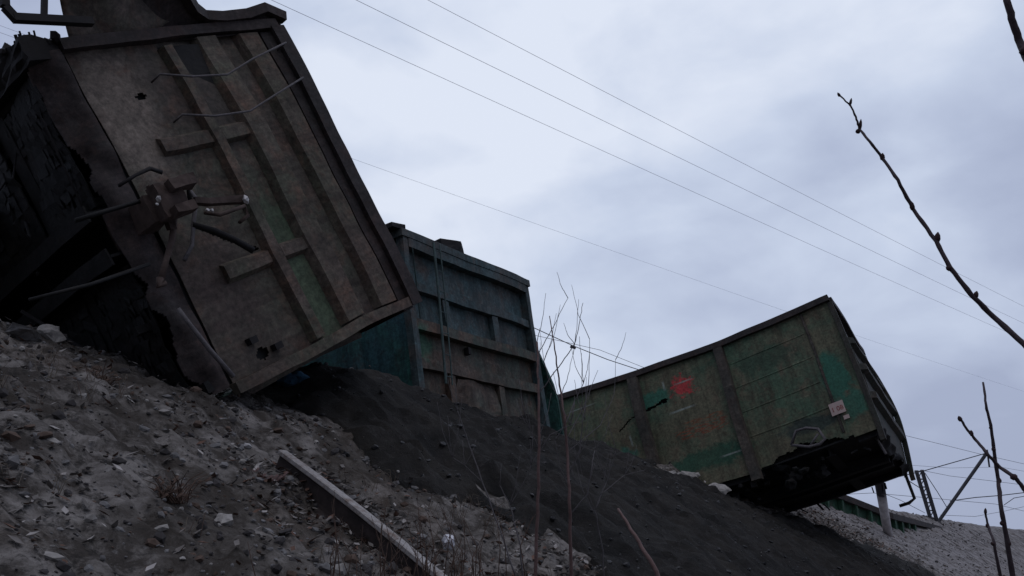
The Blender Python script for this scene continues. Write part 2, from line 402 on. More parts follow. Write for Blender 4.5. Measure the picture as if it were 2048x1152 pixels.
F = np.stack([I[:-1, :-1].ravel(), I[:-1, 1:].ravel(), I[1:, 1:].ravel(), I[1:, :-1].ravel()], 1)
def np_mesh(name, V, F, mat, smooth=True):
    me = bpy.data.meshes.new(name); me.vertices.add(len(V)); me.vertices.foreach_set('co', np.asarray(V, np.float32).ravel())
    me.loops.add(F.size); me.loops.foreach_set('vertex_index', F.ravel().astype(np.int32))
    me.polygons.add(len(F)); me.polygons.foreach_set('loop_start', np.arange(0, F.size, 4, dtype=np.int32)); me.polygons.foreach_set('loop_total', np.full(len(F), 4, np.int32))
    me.polygons.foreach_set('use_smooth', np.full(len(F), smooth)); me.materials.append(mat); me.update(calc_edges=True); me.validate()
    o = bpy.data.objects.new(name, me); C.objects.link(o); return o
ground = np_mesh('ground', nv, F, SOIL); tag(ground, kind='structure')
pale = (sstep(TT, 16, 26) * sstep(SS, 9, 3)).ravel() * .8      # paler, ash-dusted ballast further along the bank
at2 = ground.data.attributes.new('pale', 'FLOAT', 'POINT'); at2.data.foreach_set('value', pale.astype(np.float32))

# coal spilled down the bank
CP = [(500, 798), (575, 838), (650, 874), (715, 912), (810, 958), (905, 985), (985, 1020), (1065, 1066), (1140, 1108), (1230, 1175), (1500, 1230), (1905, 1180), (1790, 1118), (1700, 1085), (1600, 1050), (1480, 1006), (1335, 958)]
cpst = []
for (x, y) in CP:
    p = site(x, y); cpst.append(st(p.x, p.y))
cpst += [(-.6, st(*site(1335, 958).xy)[1] + 1.0), (-2.2, 10.0), (-2.2, 5.0), (-.8, 2.2)]
cp = np.array(cpst)
def inside(s, t):
    "signed distance to the coal outline (positive inside)"
    s = np.asarray(s); t = np.asarray(t); d = np.full(s.shape, 1e9); ins = np.zeros(s.shape, bool)
    for i in range(len(cp)):
        a = cp[i]; b = cp[(i + 1) % len(cp)]; e_ = b - a; L2 = (e_ ** 2).sum() + 1e-9
        u = np.clip(((s - a[0]) * e_[0] + (t - a[1]) * e_[1]) / L2, 0, 1)
        d = np.minimum(d, np.hypot(s - a[0] - u * e_[0], t - a[1] - u * e_[1]))
        c_ = ((a[1] > t) != (b[1] > t)) & (s < (b[0] - a[0]) * (t - a[1]) / (b[1] - a[1] + 1e-12) + a[0]); ins ^= c_
    return np.where(ins, d, -d)
cs = np.arange(cp[:, 0].min() - .5, min(cp[:, 0].max() + .5, 7.5), .07); ct = np.concatenate([np.arange(cp[:, 1].min() - .5, 16, .07), np.arange(16, cp[:, 1].max() + 1, .14)])
CS, CT = np.meshgrid(cs, ct); sd = inside(CS, CT)
def heap(s, t, sd):
    e_ = sd + 0.6 * vnoise(s * 1.1 + 5, t * 1.1) + .6 * vnoise(s * 3.3, t * 3.3 + 2) + .3 * vnoise(s * 9, t * 9 + 2)
    e_ = np.maximum(e_, sd - .35)
    h = .17 * (1 - np.exp(-np.maximum(e_, 0) / .8))
    h = h + .22 * np.exp(-(((t - 4.5) / 1.0) ** 2 + ((s - .2) / 1.1) ** 2)) * sstep(e_, 0, .6) + .14 * np.exp(-(((t - 3.4) / .8) ** 2 + ((s - .3) / .9) ** 2)) * sstep(e_, 0, .5)
    lump = .09 * np.abs(vnoise(s * 5.1, t * 6.7)) + .16 * vnoise(s * .8, t * 2.9) + .07 * vnoise(s * 2.1, t * 2.3) + .045 * np.abs(vnoise(s * 12, t * 13))
    return np.where(e_ > 0, h + lump * sstep(e_, 0, .4) + .01, -.12 + .3 * np.maximum(e_, -.3))
CZ = height(CS, CT) + heap(CS, CT, sd); CX, CY = xy(CS, CT)
I = np.arange(CS.size).reshape(CS.shape); keep = (sd > -.6)
kf = (keep[:-1, :-1] & keep[:-1, 1:] & keep[1:, 1:] & keep[1:, :-1]).ravel()
F = np.stack([I[:-1, :-1].ravel(), I[:-1, 1:].ravel(), I[1:, 1:].ravel(), I[1:, :-1].ravel()], 1)[kf]
used = np.unique(F); remap = -np.ones(CS.size, int); remap[used] = np.arange(len(used))
coal = np_mesh('coal_spill', np.stack([CX.ravel(), CY.ravel(), CZ.ravel()], 1)[used], remap[F], COAL)
tag(coal, 'black coal spilled down the bank in front of the tipped wagons', 'coal', kind='stuff')
def topz(s, t):
    return float(np.maximum(height(s, t), height(s, t) + heap(np.array(s), np.array(t), inside(np.array([s]), np.array([t]))[0])))

# ------------------------------------------------------------------ loose rubble, leaf litter, coal lumps
def scatter_st(rng, n, smin=-1.0, smax=6.3, tmin=-5, tmax=45):
    out = []
    while len(out) < n:
        u = rng.random(); t = tmin + (tmax - tmin) * u ** 1.7; s = rng.uniform(smin, smax)
        x, y = xy(s, t)
        if y < 1.6: continue
        v_ = Vector((x, y, 2)) - EYE; dep = v_.dot(FW)
        if dep < 1.5 or abs(v_.x / dep) > .66: continue
        out.append((s, t, x, y, dep))
    return out
rr = random.Random(11)
pts = scatter_st(rr, 44000)
Ss = np.array([p[0] for p in pts]); Ts = np.array([p[1] for p in pts]); Hs = height(Ss, Ts); Is = inside(Ss, Ts)
cluster = vnoise(Ss * 1.1 + 50, Ts * 1.1)
rub = MB(); lumps = MB(); lf = MB()
for i, (s, t, x, y, dep) in enumerate(pts):
    if Is[i] > .05: continue
    if cluster[i] < -.12 and rr.random() < .6: continue
    if t > 12 and rr.random() < min(.85, (t - 12) / 14): continue
    r = min(.075, .006 + .040 * rr.random() ** 7.0 + .02 * max(0, cluster[i]) + dep * .0006 * (.4 + rr.random()))
    mi = rr.choices((0, 1, 2, 3, 4), (5, .8, 6.5, 4, .03))[0]
    rub.rock((x, y, Hs[i] + r * .1), r, rr, mi)
o = rub.build('rubble', [ROCK, ROCKL, ROCKD, ROCKB, SNOWY]); tag(o, 'grey and brown stones and clods scattered over the bank', 'rubble', kind='stuff')
pts = scatter_st(rr, 40000, -1, 6.0, -2, 34)
Ss = np.array([p[0] for p in pts]); Ts = np.array([p[1] for p in pts]); Hs = height(Ss, Ts); Is = inside(Ss, Ts); Hh = heap(Ss, Ts, Is); cluster = vnoise(Ss * 1.6 + 9, Ts * 1.6)
for i, (s, t, x, y, dep) in enumerate(pts):
    if Is[i] < -.55 or Hh[i] < 0 and rr.random() < .7: continue
    if rr.random() > .35 + 1.2 * max(0, cluster[i] + .15) + .5 * (Ss[i] > 3): continue
    r = .003 + .035 * rr.random() ** 14 + dep * .0006 * rr.random()
    lumps.rock((x, y, Hs[i] + max(Hh[i], 0) + r * .15), r, rr, rr.choices((0, 1, 2), (9, .10, .03))[0])
o = lumps.build('coal_lumps', [COALL, ROCK, ROCKL]); tag(o, 'loose black lumps lying on the coal spill', 'coal', kind='stuff')
pts = scatter_st(rr, 60000, -.4, 6.2, -4.5, 20)
Ss = np.array([p[0] for p in pts]); Ts = np.array([p[1] for p in pts]); Hs = height(Ss, Ts); Is = inside(Ss, Ts)
cluster = vnoise(Ss * .8 + 10, Ts * .8 + 4)
for i, (s, t, x, y, dep) in enumerate(pts):
    if Is[i] > -.05: continue
    dens = .10 + .90 * sstep(cluster[i] + .06 * (s - 2.0) + .45 * math.exp(-((t - 6.5) / 2.8) ** 2), 0., .30)
    if rr.random() > dens: continue
    r = rr.uniform(.008, .034) * (1 + dep * .02); a = rr.uniform(0, 6.28); c_ = Vector((x, y, Hs[i] + .01 + rr.random() * .02))
    u = Vector((math.cos(a), math.sin(a), rr.uniform(-.4, .6))) * r; w = Vector((-math.sin(a), math.cos(a), rr.uniform(-.5, .5))) * r * .55; up = Vector((0, 0, r * rr.uniform(.1, .6)))
    lf.add([c_ - u, c_ - u * .2 + w + up * .6, c_ + u + up, c_ - u * .1 - w + up * .5, c_ + up * .1], [(0, 4, 1), (1, 4, 2), (2, 4, 3), (3, 4, 0)], rr.choices((0, 1, 2), (5, 2.6, 2.2))[0])
o = lf.build('leaf_litter', [LEAFA, LEAFB, LEAFC]); tag(o, 'dead leaves and husks littering the lower bank', 'leaf litter', kind='stuff')
gr = MB()
for k in range(420):
    s = rr.uniform(.8, 5.4); t = rr.uniform(-3.5, 13); x, y = xy(s, t)
    if inside(np.array([s]), np.array([t]))[0] > -.1: continue
    z = zat(x, y)
    if vnoise(np.array([s * .9 + 80]), np.array([t * .9]))[0] < -.02: continue
    for j in range(rr.randint(3, 8)):
        a = rr.uniform(0, 6.28); L_ = rr.uniform(.05, .20); bx = x + rr.uniform(-.05, .05); by = y + rr.uniform(-.05, .05); dx, dy = math.cos(a) * L_ * .7, math.sin(a) * L_ * .7
        gr.tube([(bx, by, z - .02), (bx + dx * .4, by + dy * .4, z + L_ * .6), (bx + dx, by + dy, z + L_ * rr.uniform(.3, .9))], [.0022, .0018, .0008], 3, rr.choice((0, 0, 1)))
o = gr.build('dry_grass', [GRASS, WEED]); tag(o, 'withered tufts of dry grass on the bank', 'grass', kind='stuff')
# ------------------------------------------------------------------ wagons
def pose(T, rot):
    a = math.sqrt(sum(x * x for x in rot)); ax = Vector(rot) / a
    return Matrix.Translation(T) @ Matrix.Rotation(a, 4, ax)
def dentf(seed, amp, sc=.9, more=None):
    off = Vector((seed * 7.3, seed * 3.1, seed * 5.9))
    def f(p):
        q = Vector(p); n_ = noise.noise_vector(q * sc + off)
        q = q + Vector((n_.x, n_.y, n_.z * .5)) * amp + noise.noise_vector(q * sc * 3 + off) * amp * .25
        return more(q) if more else q
    return f
def sheet(mb, P, nu, nv, th, skip=None, mi=0):
    "P(u,v)->point and outward normal; closed thin plate with holes where skip(u,v)"
    for i in range(nu):
        for j in range(nv):
            if skip and skip((i + .5) / nu, (j + .5) / nv): continue
            q = []
            for (a, b) in ((0, 0), (1, 0), (1, 1), (0, 1)):
                p, n_ = P((i + a) / nu, (j + b) / nv); q.append((Vector(p), Vector(n_)))
            vs = [p for p, _ in q] + [p - n_ * th for p, n_ in q]
            fs = [(0, 1, 2, 3), (7, 6, 5, 4)]
            edge = (skip is not None) or True
            for k, (di, dj) in enumerate(((0, -1), (1, 0), (0, 1), (-1, 0))):
                ii, jj = i + di, j + dj
                if ii < 0 or jj < 0 or ii >= nu or jj >= nv or (skip and skip((ii + .5) / nu, (jj + .5) / nv)):
                    k2 = (k + 1) % 4; fs.append((k2, k, k + 4, k2 + 4))
            mb.add(vs, fs, mi)
def weld(o):
    import bmesh
    b = bmesh.new(); b.from_mesh(o.data); bmesh.ops.remove_doubles(b, verts=b.verts, dist=.0005); bmesh.ops.recalc_face_normals(b, faces=b.faces); b.to_mesh(o.data); b.free(); return o
Hw = 1.55
def under(root, L, D, M=MU, gap=None):
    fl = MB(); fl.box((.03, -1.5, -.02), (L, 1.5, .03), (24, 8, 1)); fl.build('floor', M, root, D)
    cs_ = MB()
    for y0 in (-.19, .19):
        cs_.box((.1, y0 - .012, -.36), (L, y0 + .012, -.022), (24, 1, 1)); cs_.box((.1, y0 - .07, -.38), (L, y0 + .07, -.362), (24, 1, 1))
    cs_.build('center_sill', M, root, D)
    for sy in (-1, 1):
        ss = MB()
        for (xa, xb) in (((.02, gap[0]), (gap[1], L)) if gap and sy > 0 else ((.02, L),)): ss.box((xa, sy * 1.42 - .05, -.20), (xb, sy * 1.42 + .05, -.022), (24, 1, 1))
        ss.build('side_sill', M, root, D)
    k = 0; x = .9
    while x < L:
        cb = MB(); cb.box((x - .012, -1.36, -.22), (x + .012, -.27, -.024), (1, 8, 1)); cb.box((x - .012, .27, -.22), (x + .012, 1.36, -.024), (1, 8, 1))
        cb.box((x - .09, -1.36, -.24), (x + .09, -.27, -.222), (1, 8, 1)); cb.box((x - .09, .27, -.24), (x + .09, 1.36, -.222), (1, 8, 1))
        cb.build('crossbearer', M, root, D); x += 1.75
    bb = MB()
    def bs(u, v):
        y = -1.5 + 3 * u; z = -.022 - .26 * v; j = noise.noise(Vector((y * 3.1, z * 5, L)))
        return (-.03 + .09 * j + .10 * v * v, y, z + .03 * j), (-1, 0, 0)
    sheet(bb, bs, 240, 22, .014, lambda u, v: v > .88 + .45 * noise.noise(Vector((u * 13, L, 2))) + .08 * noise.noise(Vector((u * 40, L, 2))))
    weld(bb.build('buffer_beam', M1d if root.name == 'freight_wagon' else M, root, D))

# ---- wagon on its side, nearest the camera
T1 = pose((-2.95223, 6.54327, 4.29851), (-0.520729, -1.925129, -3.298035)); H1 = 2.33; L1 = 12.4
w1 = empty('freight_wagon', T1)
tag(w1, 'brown open freight wagon thrown on its side, ribbed end and dark underframe facing us', 'freight wagon', 'derailed open freight wagons')
def crush1(p):
    # the upper corner of the end is pushed in and the floor edge bulges
    k = math.exp(-((p.y - 1.5) / .5) ** 2 - ((p.z - 1.6) / .7) ** 2) * max(0, 1 - p.x / 1.5)
    p.y += .10 * k; p.x += .12 * k
    kk = math.exp(-((p.y - .2) / .8) ** 2 - ((p.z - .1) / .35) ** 2) * max(0, 1 - p.x / 1.0)
    p.x -= .07 * kk
    return p
D1 = dentf(1, .035, 1.0, crush1)
e1 = MB()
def hole1(u, v):
    y = -1.55 + 3.1 * u; z = H1 * v
    j = noise.noise(Vector((y * 4, z * 4, 3)))
    if ((y + 1.36) / .045) ** 2 + ((z - .40) / .06) ** 2 < 1 + j: return True
    if ((y - 1.02) / .035) ** 2 + ((z - .47) / .06) ** 2 < 1 + j * 2: return True
    if abs(z - (.42 + (-y - .2) * 1.35)) < .045 + .05 * j and -.52 < y < -.2: return True     # the long rip below the coupler
    return False
sheet(e1, lambda u, v: ((0, -1.55 + 3.1 * u, .02 + (H1 - .02) * v), (-1, 0, 0)), 150, 116, .012, hole1)
ew1 = weld(e1.build('end_wall', M1, w1, D1))
for z0, wb, ww in ((1.0, .17, .10), (1.50, .33, .22), (1.97, .30, .20)):
    r_ = MB(); r_.hat(-1.46, 1.46 if z0 > 1.2 else 1.42, z0, 'y', -.003, -.075, wb, ww, 40); r_.build('rib', M1r, ew1, D1)
for y0 in (.56, -.62):
    for (a, b) in ((.42, .93), (1.07, 1.40)):
        r_ = MB(); r_.hat(a, b, y0, 'v', -.003, -.055, .17, .11, 10); r_.build('stiffener', M1r, ew1, D1)
ip = MB(); ip.box((.045, -1.48, -.05), (.06, 1.48, 1.5), (1, 10, 6)); ip.build('dark_backing', MU, w1, dentf(1, .03, 1.0))  # added dark sheet behind the holes, keeps the sky from showing through
for sy in (-1, 1):
    r_ = MB(); r_.box((-.10, sy * 1.53 - .05, -.02), (-.004, sy * 1.53 + .05, H1), (1, 1, 30)); r_.build('corner_post', M1r if sy < 0 else M1d, w1, D1)
r_ = MB(); r_.box((-.11, -1.58, H1 - .10), (.04, 1.50, H1 + .05), (2, 40, 1)); r_.box((-.055, -1.48, H1 - .22), (-.004, 1.46, H1 - .102), (1, 40, 1)); r_.build('top_chord', M1d, w1, D1)
r_ = MB(); r_.box((.045, -1.60, H1 - .10), (L1, -1.50, H1 + .05), (40, 1, 1)); r_.build('top_chord', M1d, w1, D1)
r_ = MB(); r_.box((.045, 1.50, H1 - .10), (L1, 1.60, H1 + .05), (40, 1, 1)); r_.build('top_chord', M1d, w1, D1)
for sy in (-1, 1):
    sb = MB(); sheet(sb, lambda u, v: ((.015 + (L1 - .02) * u, sy * 1.55, -.1 + (H1) * v), (0, sy, 0)), 120, 24, .012)
    sw = weld(sb.build('side_wall', plain('w1_low_side', (.035, .058, .045), .8, 0, .5, 5) if sy < 0 else M1, w1, D1))
    x = .85
    while x < L1:
        p_ = MB(); p_.hat(-.1, H1 - .11, x, 'z', sy * 1.553, sy * .09, .2, .14, 14); p_.build('side_post', M1r, sw, D1); x += 1.75
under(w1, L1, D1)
# crushed upper side: buckled rim and a peeled plate
rim = MB()
rim.sweep([D1(Vector(p)) for p in [(-.42, 2.10, .98), (-.30, 1.92, 1.22), (-.14, 1.72, 1.44), (-.08, 1.655, 1.58), (-.08, 1.63, 1.78), (-.08, 1.645, 2.05), (-.09, 1.70, 2.27), (-.07, 1.60, 2.47)]], [(-.05, -.045), (.05, -.045), (.05, .045), (-.05, .045)], (-1, 0, 0))
rim.build('buckled_rim', M1d, w1)
fl = MB()
def flap(u, v):
    z = .10 + 1.38 * u; k = v
    y = 1.50 + .16 * u + .66 * k + .05 * math.sin(u * 9 + k * 3); x = -.02 - .42 * k ** 1.3 - .07 * math.sin(u * 6.5) * k; z = z * (1 - .22 * k)
    return (x, y, z), (-.8, -.2, 0)
sheet(fl, flap, 26, 14, .012)
weld(fl.build('peeled_plate', M1, w1, D1, True))
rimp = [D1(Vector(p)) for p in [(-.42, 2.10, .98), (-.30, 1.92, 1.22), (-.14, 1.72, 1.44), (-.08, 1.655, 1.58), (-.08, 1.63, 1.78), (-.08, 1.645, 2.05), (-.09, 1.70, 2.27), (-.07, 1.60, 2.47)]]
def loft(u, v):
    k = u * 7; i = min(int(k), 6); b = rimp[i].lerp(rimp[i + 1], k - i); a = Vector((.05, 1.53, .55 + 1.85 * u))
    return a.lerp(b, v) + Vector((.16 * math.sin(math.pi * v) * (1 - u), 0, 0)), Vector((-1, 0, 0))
lm = MB(); sheet(lm, loft, 30, 8, .012); weld(lm.build('dark_hollow_infill', M1d, w1))  # dark sheet standing in for the shaded hollow between rim and end wall
fr = MB()
def W1p(px, py, x): # a photo position on the plane x of the wagon
    Mi = T1.inverted(); o_ = Mi @ EYE; d_ = Mi.to_3x3() @ ray(px, py); return o_ + d_ * ((x - o_.x) / d_.x)
for (a, b, w) in (((6, -60), (10, 14), .055), ((10, 14), (34, 40), .055), ((26, 36), (184, 44), .06), ((90, -60), (88, 36), .04), ((8, 0), (30, 36), .02)):
    fr.bar(W1p(*a, -.3), W1p(*b, -.3), w, w, (1, 0, 0))
fr.build('step_frame', BLACKI, w1)
# grab rails
for pl in ([(320, 148), (385, 153), (455, 149), (505, 118), (572, 85)], [(365, 229), (430, 232), (500, 222), (550, 190), (606, 155)]):
    g_ = MB(); q = [W1p(x, y, -.17) for x, y in pl]; q = [q[0] + Vector((.15, 0, 0))] + q + [q[-1] + Vector((.15, 0, 0))]
    g_.tube(q, .010, 8); g_.build('grab_rail', GREYB, w1, smooth=True)
# coupler and its torn gear
cp_ = MB(); cp_.box((-.34, -.11, -.16), (.3, .11, .04), (6, 3, 3)); cp_.box((-.47, -.13, -.12), (-.34, .15, .10), (3, 4, 4)); cp_.box((-.55, .05, -.02), (-.44, .14, .20), (2, 2, 4)); cp_.box((-.55, -.14, -.08), (-.45, -.07, .10), (2, 1, 3)); cp_.box((-.30, -.19, -.03), (-.24, .19, .02), (1, 6, 1))
cplr = cp_.build('coupler', RUSTY, w1, dentf(3, .022, 7))
q = [W1p(x, y, -.45) for x, y in ((385, 402), (415, 405), (450, 402), (490, 398))]
a_ = MB(); a_.sweep(q, [(-.022, -.035), (.022, -.035), (.028, .028), (-.022, .035)], (-1, 0, 0)); a_.build('drawbar', RUSTY, w1, dentf(5, .02, 7))
for (x, y, r_0) in ((492, 399, .032), (415, 420, .026), (424, 421, .022), (317, 398, .034), (314, 408, .022)):
    t_ = MB(); rk = random.Random(x); t_.rock(W1p(x, y, -.50), r_0, rk, 0, .8); t_.build('bare_metal_end', BARE, cplr)
for pl, r_0, mt in (([(372, 372), (392, 400), (388, 440), (384, 490), (368, 520)], .018, GREYB), ([(350, 430), (345, 480), (333, 520), (322, 556)], .024, RUSTY), ([(385, 450), (430, 462), (470, 480), (506, 500)], .028, BLACKI),
                    ([(240, 372), (270, 350), (300, 338), (325, 346)], .016, BLACKI), ([(410, 425), (440, 428), (490, 412), (496, 430), (480, 445)], .018, RUSTY), ([(330, 395), (352, 378), (376, 376), (380, 400)], .02, BLACKI),
                    ([(357, 618), (380, 650), (420, 700), (467, 752)], .02, GREYB), ([(150, 440), (220, 420), (300, 395)], .018, MU), ([(60, 600), (180, 570), (300, 530)], .016, MU), ([(320, 556), (318, 570), (330, 566)], .028, RUSTY)):
    t_ = MB(); t_.tube([W1p(x, y, -.28) for x, y in pl], r_0, 7); t_.build('torn_rod' if mt is not GREYB else 'brake_pipe', mt, w1, dentf(6, .015, 8), True)
# brackets on the end
for (y0, z0) in ((-1.36, .55), (-1.22, .34)):
    t_ = MB(); t_.box((-.07, y0 - .03, z0 - .04), (-.004, y0 + .03, z0 + .04)); t_.build('bracket', BLACKI, ew1, D1)
rk = random.Random(77)
for x0 in (.12, 1.0, 2.76, 4.5):
    for (ya, yb) in ((-1.34, -.24), (.24, 1.34)):
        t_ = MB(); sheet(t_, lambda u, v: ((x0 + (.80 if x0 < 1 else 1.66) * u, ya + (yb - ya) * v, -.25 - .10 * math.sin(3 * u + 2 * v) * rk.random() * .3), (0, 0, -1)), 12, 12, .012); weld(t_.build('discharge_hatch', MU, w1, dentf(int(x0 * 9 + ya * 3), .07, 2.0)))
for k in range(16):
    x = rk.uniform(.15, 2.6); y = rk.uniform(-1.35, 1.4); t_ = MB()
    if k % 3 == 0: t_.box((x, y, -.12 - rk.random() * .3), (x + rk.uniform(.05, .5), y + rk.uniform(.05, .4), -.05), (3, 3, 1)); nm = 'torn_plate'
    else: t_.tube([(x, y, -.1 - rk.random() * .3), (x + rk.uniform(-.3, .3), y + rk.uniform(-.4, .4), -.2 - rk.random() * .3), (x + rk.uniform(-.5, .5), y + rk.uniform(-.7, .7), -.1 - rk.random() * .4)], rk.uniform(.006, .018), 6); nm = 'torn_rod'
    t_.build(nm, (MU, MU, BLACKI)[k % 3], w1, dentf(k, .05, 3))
# clods frozen on the underside edge
cl_ = MB(); rk = random.Random(5)
def mudtop(x): return 1.61 + .19 * min(x, 1.6)
cl_.box((-.06, 1.42, -.30), (3.6, 2.0, -.01), (40, 6, 5))
for i_, p in enumerate(cl_.v):
    k = (p[1] - 1.42) / .58; cl_.v[i_] = (p[0], 1.42 + k * (mudtop(p[0]) - 1.42 + .06 * noise.noise(Vector((p[0] * 9, p[2] * 9, 0)))), p[2] + .05 * noise.noise(Vector((p[0] * 7, p[1] * 7, 4))))
for k in range(120):
    x = rk.uniform(-.1, 2.6); cl_.rock((x, mudtop(x) + rk.uniform(-.04, .03), rk.uniform(-.3, .0)), rk.choice((.02, .03, .045, .06)), rk)
for k in range(16):
    x = rk.uniform(0, 1.4); cl_.tube([(x, mudtop(x) - .06, -.15), (x - .1, mudtop(x) + rk.uniform(.03, .10), -.18)], rk.uniform(.006, .014), 4)
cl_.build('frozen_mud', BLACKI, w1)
# bogie torn half off, deep in the shade of the underside
bg = MB()
for y0 in (-.95, .95):
    bg.box((1.5, y0 - .06, -.75), (3.9, y0 + .06, -.5), (6, 1, 1)); bg.box((2.4, y0 - .1, -.9), (3.0, y0 + .1, -.45), (1, 1, 1))
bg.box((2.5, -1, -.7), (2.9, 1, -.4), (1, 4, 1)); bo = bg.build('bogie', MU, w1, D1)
for x0 in (1.85, 3.6):
    wb = MB(); wb.tube([(x0, -.75, -.62), (x0, -.80, -.62)], .46, 22); wb.tube([(x0, .75, -.62), (x0, .80, -.62)], .46, 22); wb.tube([(x0, -.9, -.62), (x0, .9, -.62)], .07, 10); wb.build('wheelset', MU, bo)

# ---- middle wagon, upright across the track
T2 = pose((-0.344305, 12.116793, 3.494339), (0.279462, 0.021851, -3.703998)); H2 = 2.43; L2 = 12.2
w2 = empty('freight_wagon', T2)
tag(w2, 'teal open freight wagon standing upright between two tipped wagons, ladder on its ribbed end', 'freight wagon', 'derailed open freight wagons')
D2 = dentf(2, .03, .9)
def split2(u, v): return False
for nm, v0, v1, mt in (('upper_end_wall', 1.22, H2, M2), ('lower_end_wall', -.55, 1.217, M2l)):
    e2 = MB()
    sheet(e2, lambda u, v: ((0, -1.55 + 3.1 * u, v0 + (v1 - v0) * v), (-1, 0, 0)), 50, 22, .012, (lambda u, v: (abs((-1.55 + 3.1 * u) - .95) < .05 and v0 < 0 and v < .5)))
    ew2 = weld(e2.build(nm, mt, w2, D2))
    if v0 > 0:
        for z0, hh in ((1.77, .12),):
            r_ = MB(); r_.box((-.10, -1.49, z0 - hh / 2), (-.004, 1.49, z0 + hh / 2), (1, 30, 1)); r_.build('rib', M2, ew2, D2)
        for y0 in (.72, -.46):
            r_ = MB(); r_.box((-.085, y0 - .07, 1.30), (-.004, y0 + .07, 1.70), (1, 1, 5)); r_.build('stiffener', M2, ew2, D2)
    else:
        r_ = MB(); r_.box((-.12, -1.49, 1.15), (-.004, 1.49, 1.29), (1, 30, 1)); r_.build('rib', RUSTY if False else M2l, ew2, D2)
        r_ = MB(); r_.box((-.10, -1.49, .64), (-.004, 1.49, .78), (1, 30, 1)); r_.build('rib', M2l, ew2, D2)
        for y0 in (.80, -.40):
            r_ = MB(); r_.box((-.085, y0 - .07, -.4), (-.004, y0 + .07, .63), (1, 1, 5)); r_.build('stiffener', M2l, ew2, D2)
        r_ = MB(); r_.box((-.16, -.24, .08), (-.09, .62, .16), (1, 5, 1)); r_.box((-.05, -.28, .16), (-.03, .66, .60), (1, 8, 5)); r_.build('patch_plate', M2l, ew2, dentf(9, .08, 2))
for sy in (-1, 1):
    r_ = MB(); r_.box((-.12, sy * 1.53 - .055, -.4), (-.004, sy * 1.53 + .055, H2), (1, 1, 30)); r_.build('corner_post', M2, w2, D2)
r_ = MB(); r_.box((-.14, -1.62, H2 + .002), (.05, 1.62, H2 + .11), (1, 40, 1)); r_.box((-.13, -1.48, H2 - .13), (-.004, 1.48, H2), (1, 40, 1)); r_.build('top_chord', M2, w2, D2)
for sy in (-1, 1):
    r_ = MB(); r_.box((.053, sy * 1.56 - .06, H2 - .02), (L2, sy * 1.56 + .06, H2 + .11), (40, 1, 1)); r_.build('top_chord', M2, w2, D2)
sb = MB(); sheet(sb, lambda u, v: ((.015 + (L2 - .02) * u, 1.55, -.5 + (H2 + .48) * v), (0, 1, 0)), 100, 24, .012); sw = weld(sb.build('side_wall', M2s, w2, D2))
for k in range(7):
    p_ = MB(); p_.hat(-.5, H2 - .05, .85 + k * 1.75, 'z', 1.553, .1, .2, .14, 14); p_.build('side_post', M2s, sw, D2)
def bulge(u, v):
    z = -.6 + (H2 + .55) * v; x = .016 + (L2 - .02) * u
    k = max(0, min(1, (1.95 - z) / 1.35)); b = .60 * (k * k * (3 - 2 * k)) * math.exp(-(x / 3.5) ** 2)
    return (x, -1.555 - b, z), (0, -1, 0)
sb = MB(); sheet(sb, bulge, 100, 30, .012); sw = weld(sb.build('bulged_side_wall', M2g, w2, D2))
for x0 in (.05, 1.75, 3.5):
    p_ = MB(); q = [Vector(bulge(x0 / L2, v / 12)[0]) + Vector((0, -.04, 0)) for v in range(13)]; p_.sweep(q, [(-.07, -.035), (.07, -.035), (.05, .05), (-.05, .05)], (0, -1, 0)); p_.build('side_post', M2g, sw, D2)
under(w2, L2, D2)
# ladder
la = MB()
for y0 in (1.02, .88):
    la.tube([(-.20, y0, 2.46), (-.20, y0 + .03, 1.6), (-.19, y0 + .09, .45)], .010 if y0 < 1 else .018, 6)
for k in range(7):
    z = .55 + k * .3; la.tube([(-.20, .88 + (2.46 - z) * .045, z), (-.20, 1.02 + (2.46 - z) * .045, z)], .007, 5)
la.build('ladder', plain('ladder_green', (.065, .10, .10), .8), w2)
la = MB()
for y0 in (1.42, 1.44): la.tube([(-.13, 1.42, 2.30), (-.13, 1.42, 1.7), (-.13, 1.42, 1.3)], .009, 6)
la.build('grab_rail', plain('rail_green', (.05, .085, .085), .7), w2)
t_ = MB(); rk = random.Random(3); t_.box((-.10, -1.5 + 1.62, H2 + .105), (.22, .60, H2 + .27), (3, 4, 2)); t_.build('bent_bracket', BLACKI, w2, dentf(4, .09, 3))
t_ = MB(); t_.box((-.12, 1.50, H2 + .105), (.1, 1.74, H2 + .17), (2, 2, 1)); t_.build('corner_cap', BLACKI, w2, dentf(4, .05, 3))
t_ = MB(); t_.box((-.09, .28, 1.0), (-.014, .34, 1.1)); t_.box((-.11, .55, .12), (-.05, .66, .26)); t_.build('latch', BLACKI, w2)

# ---- right-hand wagon, end in the air
T3 = pose((7.043586, 16.341689, 3.746829), (0.393286, -0.371407, -3.625432)); H3 = 2.58; L3 = 9.5
w3 = empty('freight_wagon', T3)
tag(w3, 'olive green open freight wagon with red paint patch and raised end over the bank', 'freight wagon', 'derailed open freight wagons')
def bend3(p):
    x = p.x; z = p.z + float(np.interp(x, [0, 1.1, 2.2, 3.9, 5.8, 8, 12], [.02, -.03, -.06, -.02, .12, .45, 1.2]))
    y = p.y
    top = max(0, p.z / H3)
    x2 = x - (.02 + .0) * top
    if x < .6:                                      # buckled end
        k = 1 - x / .6; x2 -= .13 * k * math.sin(math.pi * min(1, max(0, (p.z + .2) / 2.6))) * (1 if y < 1.4 else .15)
    if p.y > 1.3: y -= .10 * math.exp(-((x - 4.2) / .9) ** 2 - ((p.z - .8) / .6) ** 2)
    return Vector((x2, y, z))
D3 = dentf(3, .025, .8, bend3)
